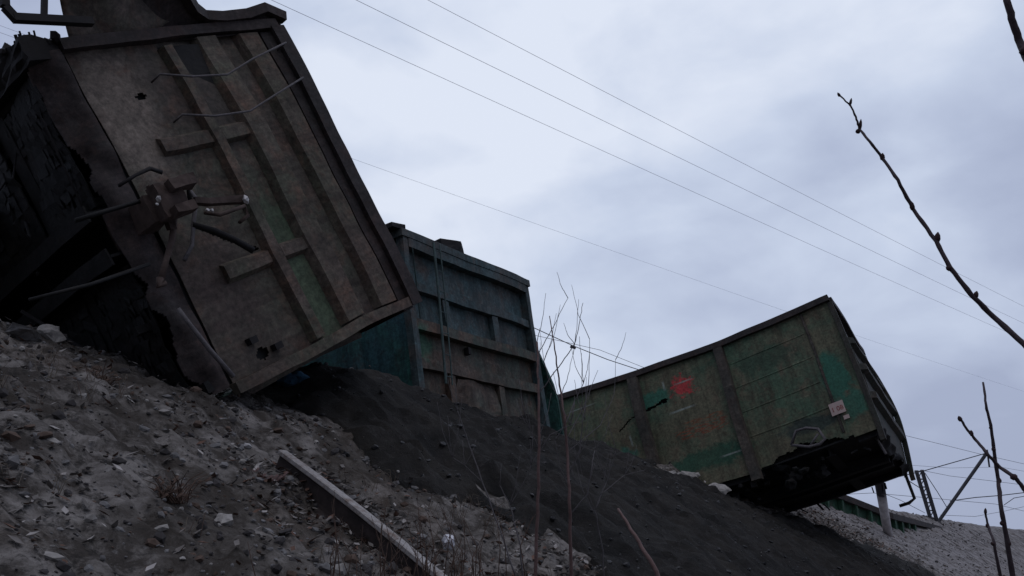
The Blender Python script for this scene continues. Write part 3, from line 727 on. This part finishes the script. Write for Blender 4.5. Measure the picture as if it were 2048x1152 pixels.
def tear_z(x): return float(np.interp(x, [3.5, 3.75, 4.0, 4.3, 4.6], [1.86, 1.80, 1.76, 1.70, 1.52]))
def skip3(u, v):
    x = L3 * u; z = -.04 + H3 * v; j = noise.noise(Vector((x * 5, z * 5, 1)))
    if 3.5 < x < 4.6 and abs(z - tear_z(x)) < .028 + .03 * j: return True
    if ((x - 3.52) / .07) ** 2 + ((z - 1.85) / .06) ** 2 < 1 + j: return True
    if .38 < x < 2.12:
        zt = float(np.interp(x, [.38, .6, .9, 1.3, 1.7, 2.0, 2.12], [.0, .03, .10, .18, .08, .02, .0])) + .09 * j
        if z < zt: return True
    if 4.1 < x < 5.4 and z < .5 + .1 * j + .25 * (x - 4.1) and z > .42 + .1 * j + .25 * (x - 4.1): return True
    return False
sb = MB(); sheet(sb, lambda u, v: ((.0 + L3 * u, 1.55, -.04 + (H3) * v), (0, 1, 0)), 400, 108, .012, skip3); sw3 = weld(sb.build('side_wall', M3, w3, D3))
for x0, wd, nm in ((2.22, .17, 'side_post'), (4.05, .20, 'side_post'), (5.85, .2, 'side_post'), (7.6, .2, 'side_post')):
    p_ = MB(); p_.hat(-.20 if x0 < 3 else -.05, H3 - .08, x0, 'z', 1.553, .11, wd + .05, wd, 24); p_.build(nm, M3p, sw3, D3)
p_ = MB(); p_.hat(.1, H3 - .08, .52, 'z', 1.553, .018, .05, .035, 20); p_.build('seam_strip', M3p, sw3, D3)
for z0 in (.62, 1.12, 1.62, 2.12):
    p_ = MB(); p_.hat(.60, 2.1, z0, 'x', 1.553, .005, .03, .015, 20); p_.build('plate_joint', M3, sw3, D3)
r_ = MB(); r_.box((-.06, 1.50, H3 - .06), (L3, 1.63, H3 + .06), (60, 1, 1)); r_.build('top_chord', M1d, w3, D3)
r_ = MB(); r_.box((-.06, -1.63, H3 - .06), (L3, -1.50, H3 + .06), (60, 1, 1)); r_.build('top_chord', M1d, w3, D3)
r_ = MB(); r_.box((-.10, -1.49, H3 - .08), (.04, 1.49, H3 + .05), (2, 30, 1)); r_.build('top_chord', M1d, w3, D3)
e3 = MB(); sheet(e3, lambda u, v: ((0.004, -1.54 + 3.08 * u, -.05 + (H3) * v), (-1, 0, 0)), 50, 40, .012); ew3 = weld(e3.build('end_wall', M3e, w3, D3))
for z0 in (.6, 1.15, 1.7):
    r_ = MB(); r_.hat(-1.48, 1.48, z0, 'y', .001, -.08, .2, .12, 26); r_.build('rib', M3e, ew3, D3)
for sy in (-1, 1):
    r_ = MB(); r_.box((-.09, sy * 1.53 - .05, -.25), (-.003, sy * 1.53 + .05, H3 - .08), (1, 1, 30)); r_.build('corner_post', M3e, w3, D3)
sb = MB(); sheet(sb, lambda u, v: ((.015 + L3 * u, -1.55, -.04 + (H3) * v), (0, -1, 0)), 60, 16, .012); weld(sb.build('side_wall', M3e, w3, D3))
under(w3, L3, lambda p: D3(Vector((p.x, p.y, p.z * .62))), MU, (.35, 2.1))
ld = MB()  # black coal blocks added inside so the torn openings look dark
for (x0, x1, zt) in ((.3, 2.9, .62), (2.95, L3 - .1, 2.05)):
    ld.box((x0, -1.44, .035), (x1, 1.44, zt), (26, 10, 4))
ld.build('dark_coal_fill', COAL, w3, dentf(12, .05, 3, bend3))
# torn ring of the side sill and hanging pieces
def W3p(px, py, y=1.70):
    Mi = T3.inverted(); o_ = Mi @ EYE; d_ = Mi.to_3x3() @ ray(px, py); return o_ + d_ * ((y - o_.y) / d_.y)
rg = MB(); rg.tube([W3p(x, y) for x, y in ((1583, 890), (1592, 862), (1612, 856), (1636, 858), (1650, 878), (1640, 888), (1618, 894), (1583, 890))], .028, 6); rg.tube([W3p(x, y) for x, y in ((1620, 892), (1636, 868))], .02, 5); rg.build('bent_stirrup', GREYB, w3, None, True)
rg = MB(); rg.tube([W3p(x, y, 1.2) for x, y in ((1738, 850), (1752, 875), (1772, 908))], .025, 6); rg.build('brake_pipe', GREYB, w3)
rg = MB(); rg.tube([W3p(x, y, -1.5) for x, y in ((1806, 936), (1818, 968), (1829, 997), (1818, 1006), (1799, 1012))], .032, 6); rg.build('hanging_hose', BLACKI, w3, None, True)
sc_ = MB(); rk = random.Random(9)
for k in range(12):
    x = rk.uniform(.3, 3.4); y = rk.choice((-1.3, -1.45, 1.35)); sc_.tube([(x, y, -.2), (x + rk.uniform(-.15, .15), y + rk.uniform(-.1, .1), -.24 - rk.random() * .14)], rk.uniform(.012, .03), 4)
for k in range(30):
    sc_.rock((rk.uniform(.9, 3.6), rk.uniform(.9, 1.5), -.1 - rk.random() * .35), rk.uniform(.05, .15), rk)
sc_.build('torn_scrap', MU, w3)
pb = MB(); pb.sweep([W3p(x, y, 1.4) for x, y in ((1440, 925), (1475, 930), (1502, 948), (1510, 975))], [(-.05, -.05), (.05, -.05), (.05, .05), (-.05, .05)], (0, 1, 0)); pb.build('bent_bracket', BLACKI, w3)
pl = MB(); sheet(pl, lambda u, v: ((.36 + .25 * u, 1.585, .43 + .22 * v), (0, 1, 0)), 3, 3, .008); plt = pl.build('number_plate', PLATE, w3, D3)
pl = MB(); sheet(pl, lambda u, v: ((.34 + .10 * u, 1.585, .30 + .07 * v), (0, 1, 0)), 2, 2, .008); pl.build('number_plate', PLATE, w3, D3)
fc = bpy.data.curves.new('lettering', 'FONT'); fc.body = '1 08'; fc.size = .12; fc.extrude = .003; fc.materials.append(REDL)
fo = bpy.data.objects.new('lettering', fc); C.objects.link(fo); fo.parent = plt
p00 = D3(Vector((.59, 1.585, .49))); px_ = (D3(Vector((.37, 1.585, .49))) - p00).normalized(); pz_ = (D3(Vector((.59, 1.585, .66))) - p00).normalized(); py_ = px_.cross(pz_).normalized()
fo.parent = None; bpy.context.view_layer.update(); lme = bpy.data.meshes.new_from_object(fo.evaluated_get(bpy.context.evaluated_depsgraph_get())); bpy.data.objects.remove(fo)
fo = bpy.data.objects.new('lettering', lme); C.objects.link(fo); fo.parent = plt
fo.matrix_local = Matrix.Translation(p00 + py_ * .004) @ Matrix((px_, pz_, py_)).transposed().to_4x4()

# ---- wagon still on the track behind
A4 = at(1600, 966, 24.5); B4 = at(1776, 1034, 27.5); C4 = at(1880, 1060, 37.0)
w4 = empty('freight_wagon', Matrix.Translation((A4.x, A4.y, 3.4)))
tag(w4, 'bright green freight wagon mostly hidden behind the bank crest below the raised olive wagon', 'freight wagon', 'derailed open freight wagons')
off = Vector((A4.x, A4.y, 3.4)); bk = Vector((-1.6, 2.4, .3))
lines = [A4.lerp(B4, k / 8) for k in range(8)] + [B4.lerp(C4, k / 12) for k in range(13)]
sb = MB()
def w4s(u, v, sh=Vector((0, 0, 0))):
    k = u * (len(lines) - 1); i = min(int(k), len(lines) - 2); p = lines[i].lerp(lines[i + 1], k - i)
    return p - Vector((0, 0, 1)) * (2.3 * v) + sh - off, Vector((.8, -.6, 0))
sheet(sb, w4s, 60, 12, .02); sw = weld(sb.build('side_wall', M4, w4))
sb = MB(); sheet(sb, lambda u, v: w4s(u, v, bk), 60, 6, .02); weld(sb.build('side_wall', M4, w4))
sb = MB(); sheet(sb, lambda u, v: (w4s(0, v)[0].lerp(w4s(0, v, bk)[0], u), Vector((-.5, -.7, 0))), 8, 6, .02); sb.build('end_wall', M4, w4)
sb = MB(); sheet(sb, lambda u, v: (w4s(1, v)[0].lerp(w4s(1, v, bk)[0], u), Vector((.5, .7, 0))), 8, 6, .02); sb.build('end_wall', M4, w4)
for k in range(10):
    p_ = MB(); a, n_ = w4s(.03 + k * .066, 0); b, _ = w4s(.03 + k * .066, 1); p_.bar(a + n_ * .06, b + n_ * .06, .16, .14, n_); p_.build('side_post', M4, sw)
r_ = MB(); r_.sweep([Vector(w4s(k / 30, 0)[0]) + Vector((.05, -.03, .02)) for k in range(31)], [(-.10, -.09), (.10, -.09), (.10, .09), (-.10, .09)], (0, 0, 1)); r_.build('top_chord', M1d, w4)

# ------------------------------------------------------------------ masts, posts and overhead line
cp0 = at(1774, 1056, 25.5); cpt = at(1752, 925, 24.5)
t_ = MB(); base = Vector((cp0.x, cp0.y, cp0.z - .5)); ax = cpt - cp0
t_.tube([Vector((0, 0, 0)) - ax.normalized() * .3, ax * .25, ax * .5, ax * .75, ax * 1.15], [.125, .125, .13, .135, .13], 14)
for v_i in range(len(t_.v)): t_.v[v_i] = (t_.v[v_i][0], t_.v[v_i][1], t_.v[v_i][2] + .5)
o = t_.build('broken_post', N('tmp').out((.2, .2, .2)), None, None, True); o.location = base
m = N('post_paint', .85); xo = m.xyz(); f = m.noise(5, 6, .7)
o.data.materials[0] = m.out(m.mix(m.step(m.math('ADD', xo[2], m.math('MULTIPLY', f, .5)), 1.62, 1.42), (.045, .042, .048), m.mix(m.step(f, .35, .7), (.45, .42, .43), (.80, .77, .77))), f, .4, .02)
tag(o, 'leaning round post with whitewashed lower half under the raised wagon end', 'post')

mast = empty('lattice_mast', Matrix.Translation(at(1870, 1056, 38))); mo = mast.location.copy()
def seg(mb, a, b, d, w, d2=None): mb.bar(at(*a, d) - mo, at(*b, d2 or d) - mo, w, w, (0, 1, 0))
for (a, b) in (((1831, 941), (1867, 1062)), ((1842.5, 940), (1877, 1056))):
    mm = MB(); seg(mm, a, b, 38, .085); seg(mm, (a[0] + 3, a[1]), (b[0] + 3, b[1]), 38.5, .07); mm.build('leg', MAST, mast)
mm = MB()
for k in range(8):
    u = k / 7.; y = 942 + u * 110; xl = 1831.5 + u * 33; xr = 1843 + u * 33; seg(mm, (xl, y), (xr, y + 1), 38, .05); 
    if k < 7: seg(mm, (xr, y + 1), (xl + 4.7, y + 15.7), 38.2, .03)
mm.build('lattice', MAST, mast)
tag(mast, 'small leaning lattice mast with ladder-like rungs on the far crest', 'mast')
bm_ = MB(); p = at(1975, 904, 38); p2 = at(1875, 1046, 38); boom = empty('strut_pole', Matrix.Translation(p2)); bm_.tube([Vector((0, 0, 0)), p - p2], .075, 8); bm_.build('pole', MAST, boom)
bm_ = MB(); bm_.tube([p - p2 + Vector((0, 0, .1)), at(1979, 934, 38) - p2], .04, 5); bm_.build('insulator', MAST, boom)
tag(boom, 'slanting steel strut pole rising right from the foot of the lattice mast', 'pole')

def wire(name, pts, r, label, grp='overhead line wires', mat=WIRE, sag=0.0, cat='wire', n=14):
    mb = MB(); P_ = [Vector(p) for p in pts]
    if len(P_) == 2:
        a, b = P_; P_ = [a.lerp(b, k / n) - Vector((0, 0, sag * 4 * (k / n) * (1 - k / n))) for k in range(n + 1)]
    o_ = P_[0]; mb.tube([p - o_ for p in P_], r * (.6 if mat is WIRE else .9), 5); o = mb.build(name, mat); o.location = o_; tag(o, label, cat, grp); return o
DW = Vector((math.sin(math.radians(48.5)), math.cos(math.radians(48.5)), 0))
for (px, py, d, r, lab) in ((900, 145, 22, .0085, 'lowest of the three parallel power wires crossing the upper sky'), (1200, 224, 27, .010, 'middle one of the three parallel power wires crossing the upper sky'),
                            (1200, 166, 30, .011, 'highest of the three parallel power wires, entering nearest the top centre'), (1000, 412, 40, .0085, 'faint single wire below the three power wires, passing behind the tipped wagon')):
    p = at(px, py, d); wire('power_wire', [p - DW * 22, p + DW * 90], r, lab, mat=WIRE, sag=.4)
# catenary behind the wagons
def pw(pts, r, lab, mat=WIRED, cat='wire'): wire('catenary_wire', [at(*p) for p in pts], r, lab, 'broken catenary wires', mat, cat=cat)
pw([(760, 520, 20), (900, 580, 22), (1020, 634, 24), (1060, 652, 24.5), (1145, 691, 26), (1215, 719, 27), (1285, 742, 28), (1330, 757, 29), (1500, 830, 33)], .014, 'dark wire with a small clamp above the bare sapling twigs')
pw([(850, 600, 23), (1040, 664, 26), (1130, 684, 27), (1200, 700, 28), (1290, 736, 29)], .008, 'thin second wire just under the dark clamped wire')
t_ = MB(); t_.tube([Vector((-.08, 0, -.06)), Vector((.08, .02, -.10))], .045, 6); o = t_.build('wire_clamp', WIRED); o.location = at(1146, 689, 26); tag(o, 'small dark clamp on the wire above the sapling twigs', 'clamp')
pw([(1690, 975, 34), (1765, 961, 35), (1850, 941, 37), (1966, 908, 38), (1975, 905, 38)], .022, 'tie wire from the raised wagon to the tip of the strut pole')
pw([(1850, 946, 38), (1875, 984, 38), (1894, 1015, 38)], .018, 'short brace wire between lattice mast and strut pole')
pw([(1900, 1002, 38), (1950, 995, 39), (2000, 991, 40), (2075, 982, 41)], .022, 'thicker wire running right from the strut pole at mid height')
pw([(1818, 962, 37), (1840, 976, 38)], .02, 'short wire stub left of the lattice mast')
pw([(1760, 984, 36), (1800, 1000, 36.5), (1850, 1026, 38)], .012, 'thin wire sloping down to the foot of the lattice mast')
pw([(1660, 990, 36), (1745, 986, 36), (1860, 996, 38), (1990, 1008, 42), (2080, 1030, 44)], .010, 'long thin wire passing behind the post and the lattice mast')
pw([(1790, 866, 44), (1880, 888, 45), (1960, 908, 46), (2080, 935, 48)], .011, 'faint wire leaving the raised wagon end towards the right border')
pw([(1850, 942, 44), (1900, 952, 45), (1985, 962, 46), (2080, 974, 48)], .011, 'faint wire passing under the tip of the strut pole')
pw([(1880, 1030, 42), (1950, 1033, 43), (2010, 1022, 44), (2080, 1006, 46)], .010, 'lowest sagging wire above the far crest')
pw([(2008, 1010, 41), (2028, 996, 41), (2075, 988, 42)], .018, 'short curved dropper wire near the right border')
pw([(1815, 930, 44), (1900, 936, 45), (2000, 934, 46), (2080, 948, 48)], .008, 'faint upper wire level with the top of the lattice mast')
pw([(-30, 40, 22), (30, 62, 24), (90, 84, 26), (150, 104, 28)], .007, 'faint short wire above the dark underframe at the left border', mat=WIRE)

# ------------------------------------------------------------------ rail lying down the bank
ra = site(545, 938); rb = site(848, 1190)
rb = ra.lerp(rb, 1.15)
n_up = (Vector((-TN[0] * .15, -TN[1] * .15, 1))).normalized()
rpts = [ra.lerp(rb, k / 10) for k in range(11)]; rpts = [p + Vector((0, 0, .02 + .02 * math.sin(math.pi * k / 10))) for k, p in enumerate(rpts)]
rroot = empty('rail', Matrix.Translation(ra))
h = .195
base_prof = [(-.072, 0), (.072, 0), (.072, .012), (.015, .028), (.009, .05), (.009, h - .045), (-.009, h - .045), (-.009, .05), (-.015, .028), (-.072, .012)]
head_prof = [(-.012, h - .044), (.012, h - .044), (.037, h - .030), (.037, h - .006), (.028, h), (-.028, h), (-.037, h - .006), (-.037, h - .030)]
mb = MB(); mb.sweep([p - ra - n_up * .07 for p in rpts], base_prof, n_up); mb.build('web', RAILW, rroot)
mb = MB(); mb.sweep([p - ra - n_up * .07 for p in rpts], head_prof, n_up); mb.build('rail_head', RAILH, rroot)
tag(rroot, 'steel rail with pale worn head lying down the bank below the coal', 'rail')

# ------------------------------------------------------------------ named debris
def rockthing(px, py, r, mat, name, label, cat, group=None, squash=.7, seed=1, up=.2, sub=2):
    rk = random.Random(seed); p = site(px, py); p.z = max(p.z, topz(*st(p.x, p.y))); mb = MB(); mb.rock((0, 0, 0), r, rk, 0, squash); o = mb.build(name, mat); o.location = p + Vector((0, 0, r * up))
    md = o.modifiers.new('s', 'SUBSURF'); md.levels = md.render_levels = sub; md.subdivision_type = 'SIMPLE'
    tx = bpy.data.textures.new('c', 'CLOUDS'); tx.noise_scale = r * .5; dm = o.modifiers.new('d', 'DISPLACE'); dm.texture = tx; dm.strength = r * .35
    tag(o, label, cat, group); return o
rockthing(25, 640, .30, ROCKL, 'boulder', 'large pale broken boulder at the left border below the underframe', 'rock', None, .55, 2)
rockthing(98, 684, .13, ROCKL, 'boulder', 'smaller grey boulder right of the large pale one', 'rock', None, .6, 3)
rockthing(40, 690, .18, ROCK, 'boulder', 'flat grey slab in front of the large pale boulder', 'rock', None, .35, 4)
rockthing(445, 1052, .055, ROCKL, 'stone', 'rounded pale stone in the litter below the rail end', 'stone', None, .7, 5)
rockthing(1440, 1006, .22, ROCKL, 'stone', 'pale flat stone lying on the coal under the olive wagon', 'stone', None, .45, 6)
rockthing(1500, 992, .18, ROCKL, 'stone', 'light stone on the crest under the raised wagon', 'stone', None, .6, 7)
rockthing(895, 1108, .085, WHITE, 'crumpled_bag', 'crumpled white plastic bag right of the rail', 'bag', None, .7, 8, .3, 3)
o = rockthing(580, 798, .22, BLUE, 'rag', 'blue crumpled rag under the corner of the tipped wagon', 'rag', None, .3, 9, .25, 3)
for i, (x, y, l) in enumerate(((565, 1060, 'thin white plastic strip on the litter left of the rail'), (579, 1069, 'small white plastic scrap right of the thin strip'))):
    p = site(x, y); mb = MB(); mb.bar((-.045, 0, 0), (.03, .01, -.03), .014, .006, n=3); o = mb.build('plastic_scrap', WHITE); o.location = p + Vector((0, 0, .035)); o.rotation_euler = (0, 0, -.3 * i); tag(o, l, 'plastic scrap')
for i in range(34):                                                     # ballast showing along the crest under the olive wagon
    rk = random.Random(50 + i); px = rk.uniform(1325, 1560); y0 = np.interp(px, [1325, 1430, 1560], [944, 962, 1004]) + rk.uniform(0, 16)
    if i == 0: bl = MB()
    p = site(px, y0); bl.rock((p.x, p.y, p.z + .30 if False else topz(*st(p.x, p.y)) + .03), rk.uniform(.04, .13), rk, 0)
o = bl.build('ballast', ROCKL); tag(o, 'pale ballast stones in a band along the top of the coal spill', 'ballast', kind='stuff')

# ------------------------------------------------------------------ saplings and twigs
def stem(root, name, pts, r0, r1, mat, wob=.006, seed=0, nodes=True, kn=0.0):
    rk = random.Random(seed); P_ = []
    for i in range(len(pts) - 1):
        a, b = pts[i], pts[i + 1]; n = 5
        for k in range(n): P_.append(a.lerp(b, k / n) + Vector((rk.uniform(-wob, wob), rk.uniform(-wob, wob), 0)) * (0 if i == 0 and k == 0 else 1))
    P_.append(pts[-1]); m_ = len(P_); rad = [r0 + (r1 - r0) * i / (m_ - 1) for i in range(m_)]
    for i in range(2, m_ - 1):
        if kn and i % 4 == 2: rad[i] *= 1 + kn
    mb = MB(); mb.tube([p - root.location for p in P_], rad, 7)
    o = mb.build(name, mat, root, None, True); return o, P_, rad
def sapling(label, base_px, stems, cat='sapling', group='bare saplings in front of the coal'):
    b = stems[0][0][0]; root = empty('sapling', Matrix.Translation(at(*b)))
    for i, (pl, r0, r1, mat) in enumerate(stems): stem(root, 'trunk' if i == 0 else 'branch', [at(*p) for p in pl], r0 * .78, r1 * .8, mat, .0028, i * 3 + 1)
    rk = random.Random(len(label)); X0, Y0, D0 = stems[0][0][2]
    for k in range(12):
        pl = rk.choice(stems)[0]; a = pl[rk.randrange(len(pl) // 2, len(pl))]; h_ = rk.uniform(35, 120); dx = rk.uniform(-45, 45)
        stem(root, 'branch', [at(*a), at(a[0] + dx * .5, a[1] - h_ * .45, a[2]), at(a[0] + dx * .8, a[1] - h_, a[2] + .05)], .0020, .0009, GREYB, .002, k)
    tag(root, label, cat, group); return root
sapling('straight reddish sapling in front of the coal, the left one of the close pair', None, [
    ([(1062, 1290, 4.2), (1070, 1152, 4.2), (1076, 1000, 4.25), (1079, 870, 4.3), (1076, 760, 4.4), (1074, 684, 4.5)], .013, .006, REDB),
    ([(1076, 790, 4.4), (1098, 760, 4.4), (1130, 716, 4.5), (1149, 688, 4.5), (1158, 650, 4.5), (1166, 606, 4.6)], .004, .0018, GREYB),
    ([(1078, 705, 4.5), (1082, 699, 4.5), (1108, 650, 4.5), (1136, 596, 4.6)], .0035, .0016, GREYB),
    ([(1079, 900, 4.3), (1060, 860, 4.3), (1052, 800, 4.3)], .003, .0015, GREYB),
    ([(1079, 905, 4.3), (1100, 870, 4.3), (1140, 850, 4.3), (1170, 840, 4.3)], .0035, .0015, GREYB)])
sapling('straight reddish sapling in front of the coal, the right one of the close pair', None, [
    ([(1146, 1290, 4.6), (1142, 1152, 4.6), (1139, 1000, 4.6), (1135, 900, 4.7), (1128, 830, 4.7), (1119, 770, 4.8), (1110, 699, 4.8), (1099, 632, 4.9)], .014, .003, REDB),
    ([(1137, 950, 4.7), (1160, 900, 4.7), (1165, 840, 4.7), (1177, 766, 4.8), (1179, 678, 4.9)], .0045, .0016, GREYB),
    ([(1139, 1030, 4.7), (1175, 990, 4.7), (1182, 940, 4.7), (1190, 900, 4.8)], .0045, .002, GREYB),
    ([(1130, 850, 4.7), (1150, 800, 4.8), (1167, 766, 4.8), (1159, 673, 4.9)], .0035, .0016, GREYB),
    ([(1122, 790, 4.8), (1134, 760, 4.8), (1146, 710, 4.8)], .003, .0014, GREYB),
    ([(1137, 970, 4.7), (1118, 930, 4.7), (1110, 880, 4.7)], .003, .0014, GREYB),
    ([(1132, 880, 4.7), (1165, 820, 4.8), (1196, 740, 4.9)], .003, .0013, GREYB),
    ([(1135, 905, 4.7), (1200, 850, 4.8), (1228, 790, 4.9), (1231, 719, 5.0)], .003, .0013, GREYB),
    ([(1126, 810, 4.8), (1098, 762, 4.8), (1088, 722, 4.9)], .003, .0013, GREYB)])
sapling('low grey sapling fanning out on the coal left of the reddish pair', None, [
    ([(1052, 1230, 5.2), (1040, 1090, 5.2), (1020, 1010, 5.3), (1000, 971, 5.3)], .007, .003, GREYB),
    ([(1030, 1150, 5.2), (1000, 1060, 5.3), (965, 965, 5.4), (935, 880, 5.5), (915, 822, 5.5)], .007, .003, GREYB),
    ([(965, 965, 5.4), (930, 930, 5.4), (905, 915, 5.4)], .003, .0015, GREYB),
    ([(1020, 1010, 5.3), (1050, 960, 5.3), (1062, 930, 5.3)], .003, .0015, GREYB)])
sapling('thin grey sapling with crossing twigs right of the reddish pair', None, [
    ([(1215, 1250, 5.6), (1205, 1100, 5.6), (1190, 1020, 5.6), (1215, 960, 5.7), (1232, 900, 5.7)], .006, .002, GREYB),
    ([(1190, 1030, 5.6), (1165, 980, 5.6), (1150, 920, 5.7)], .0035, .0015, GREYB),
    ([(1200, 990, 5.6), (1250, 950, 5.7), (1290, 940, 5.7)], .0035, .0015, GREYB)])
st_ = empty('stick', Matrix.Translation(at(1318, 1150, 6.0))); stem(st_, 'shaft', [at(1330, 1180, 5.9), at(1300, 1120, 6.0), at(1262, 1060, 6.2), at(1236, 1018, 6.4)], .018, .010, REDB, .006, 4); tag(st_, 'reddish broken stick leaning on the coal right of the saplings', 'stick')

def twig(label, pts, r0, r1, buds, seed, kn=.35):
    P0_ = [at(*p) for p in pts]; root = empty('twig', Matrix.Translation(P0_[0]))
    o, P_, rad = stem(root, 'shoot', P0_, r0 * .88, r1 * .9, BARK, .0007, seed, True, kn * .4)
    rk = random.Random(seed)
    for (px, py, d, sz, dx, dy) in buds:
        a = at(px, py, d) - P0_[0]; b = at(px + dx, py + dy, d) - P0_[0]
        mb = MB(); mb.tube([a, a.lerp(b, .3), a.lerp(b, .7), b], [sz * .7, sz, sz * .8, sz * .15], 7); mb.build('bud', BUD, root, None, True)
    tag(root, label, 'twig', 'bare twigs close to the camera'); return root
twig('long dark twig curving across the right sky up to a bud tip', [(2500, 1300, 1.5), (2300, 1000, 1.5), (2120, 765, 1.52), (2048, 688, 1.55), (1985, 632, 1.6), (1943, 590, 1.6), (1900, 535, 1.62), (1872, 482, 1.65), (1826, 418, 1.7), (1795, 360, 1.7), (1765, 316, 1.75), (1740, 284, 1.75), (1719, 258, 1.8), (1712, 234, 1.8), (1702, 212, 1.8), (1677, 188, 1.8)], .0068, .0016,
     [(1719, 262, 1.8, .0055, -8, 2), (1720, 258, 1.8, .0035, 2, -20), (1765, 320, 1.75, .0050, 0, -14), (1826, 420, 1.7, .0050, -4, -18), (1874, 484, 1.65, .006, 2, -20), (1902, 538, 1.62, .0058, -10, -4), (1700, 210, 1.8, .003, 3, -14), (1680, 193, 1.8, .0030, -5, -8), (1950, 596, 1.6, .005, 4, -14)], 1)
twig('thick twig end hanging in the top right corner of the sky', [(2200, 420, 1.3), (2110, 260, 1.3), (2060, 130, 1.32), (2040, 85, 1.35), (2026, 45, 1.35), (2014, 0, 1.35), (2005, -60, 1.4)], .0075, .0055, [(2050, 108, 1.33, .008, -2, -16)], 2, .1)
twig('upright knotty twig at the right border in front of the far crest', [(2050, 1330, 1.9), (2025, 1152, 1.95), (2014, 1080, 1.95), (2003, 1020, 1.95), (1996, 960, 2.0), (1988, 900, 2.0), (1981, 850, 2.0), (1972, 810, 2.0), (1966, 765, 2.05)], .0070, .0026,
     [(1997, 965, 2.0, .0055, 4, -8), (1989, 902, 2.0, .005, -4, -8), (2006, 1050, 1.95, .0055, -4, -8), (2015, 1090, 1.95, .0065, 5, -8), (1980, 858, 2.0, .004, 4, -6)], 3, .3)
twig('dark twig crossing the upright one, ending in a hooked bud', [(2300, 1290, 1.7), (2150, 1100, 1.7), (2048, 978, 1.75), (2030, 955, 1.75), (2000, 935, 1.8), (1975, 908, 1.8), (1950, 878, 1.85), (1935, 860, 1.85), (1920, 836, 1.85)], .0055, .0026,
     [(2030, 958, 1.75, .0075, -6, -10), (1944, 872, 1.85, .0042, -2, -12), (1922, 842, 1.85, .0048, -5, -10)], 4, .2)
twig('short thin twig rising from the lower right border', [(2015, 1300, 2.1), (2000, 1150, 2.1), (1988, 1085, 2.1), (1976, 1050, 2.15), (1970, 1022, 2.15)], .0050, .0024, [(1976, 1055, 2.15, .0045, -3, -8), (1971, 1028, 2.15, .0038, 0, -12), (1987, 1090, 2.1, .0045, -5, -6)], 5, .3)

# weeds growing in front of the rail
wd = MB(); rk = random.Random(21)
for k in range(60):
    px = rk.gauss(850, 70) if k < 46 else rk.uniform(450, 1000); d = rk.uniform(3.3, 4.6); py0 = rk.uniform(1160, 1230); hgt = rk.uniform(70, 210)
    a = at(px, py0, d); b = at(px + rk.uniform(-20, 20), py0 - hgt * .55, d); c_ = at(px + rk.uniform(-35, 35), py0 - hgt, d + .05)
    wd.tube([a, b, c_], [.0032, .0024, .0010], 4, 0)
    for j in range(2):
        q = b.lerp(c_, rk.random()); wd.tube([q, q + Vector((rk.uniform(-.05, .05), rk.uniform(-.03, .03), rk.uniform(.02, .07)))], [.0014, .0007], 3, 0)
o = wd.build('dry_weeds', [WEED]); tag(o, 'thin brown weed stalks standing in front of the rail', 'weeds', kind='stuff')
# two clumps of withered weed on the bank
for (px, py, r_, lab, mt) in ((345, 1000, .19, 'dark withered weed clump in the middle of the left bank', WEED), (528, 972, .14, 'reddish withered weed clump left of the rail end', REDB), (195, 765, .16, 'brown weed clump on the bank below the dark underframe', WEED)):
    p = site(px, py); mb = MB(); rk = random.Random(int(px))
    for k in range(70):
        a = rk.uniform(0, 6.28); L_ = r_ * rk.uniform(.4, 1.2); q = Vector((rk.uniform(-.06, .06), rk.uniform(-.06, .06), -.02))
        e1_ = Vector((math.cos(a) * L_ * .8, math.sin(a) * L_ * .8, L_ * rk.uniform(.15, .9))); mb.tube([q, q + e1_ * .5 + Vector((0, 0, L_ * .2)), q + e1_], [.004, .003, .001], 4)
        if k % 3 == 0:
            c_ = q + e1_ * .8; mb.add([c_, c_ + Vector((.02, .01, .02)), c_ + Vector((.0, .03, .03)), c_ + Vector((-.02, .01, .0))], [(0, 1, 2, 3)])
    o = mb.build('weed_clump', mt); o.location = p; tag(o, lab, 'weed')
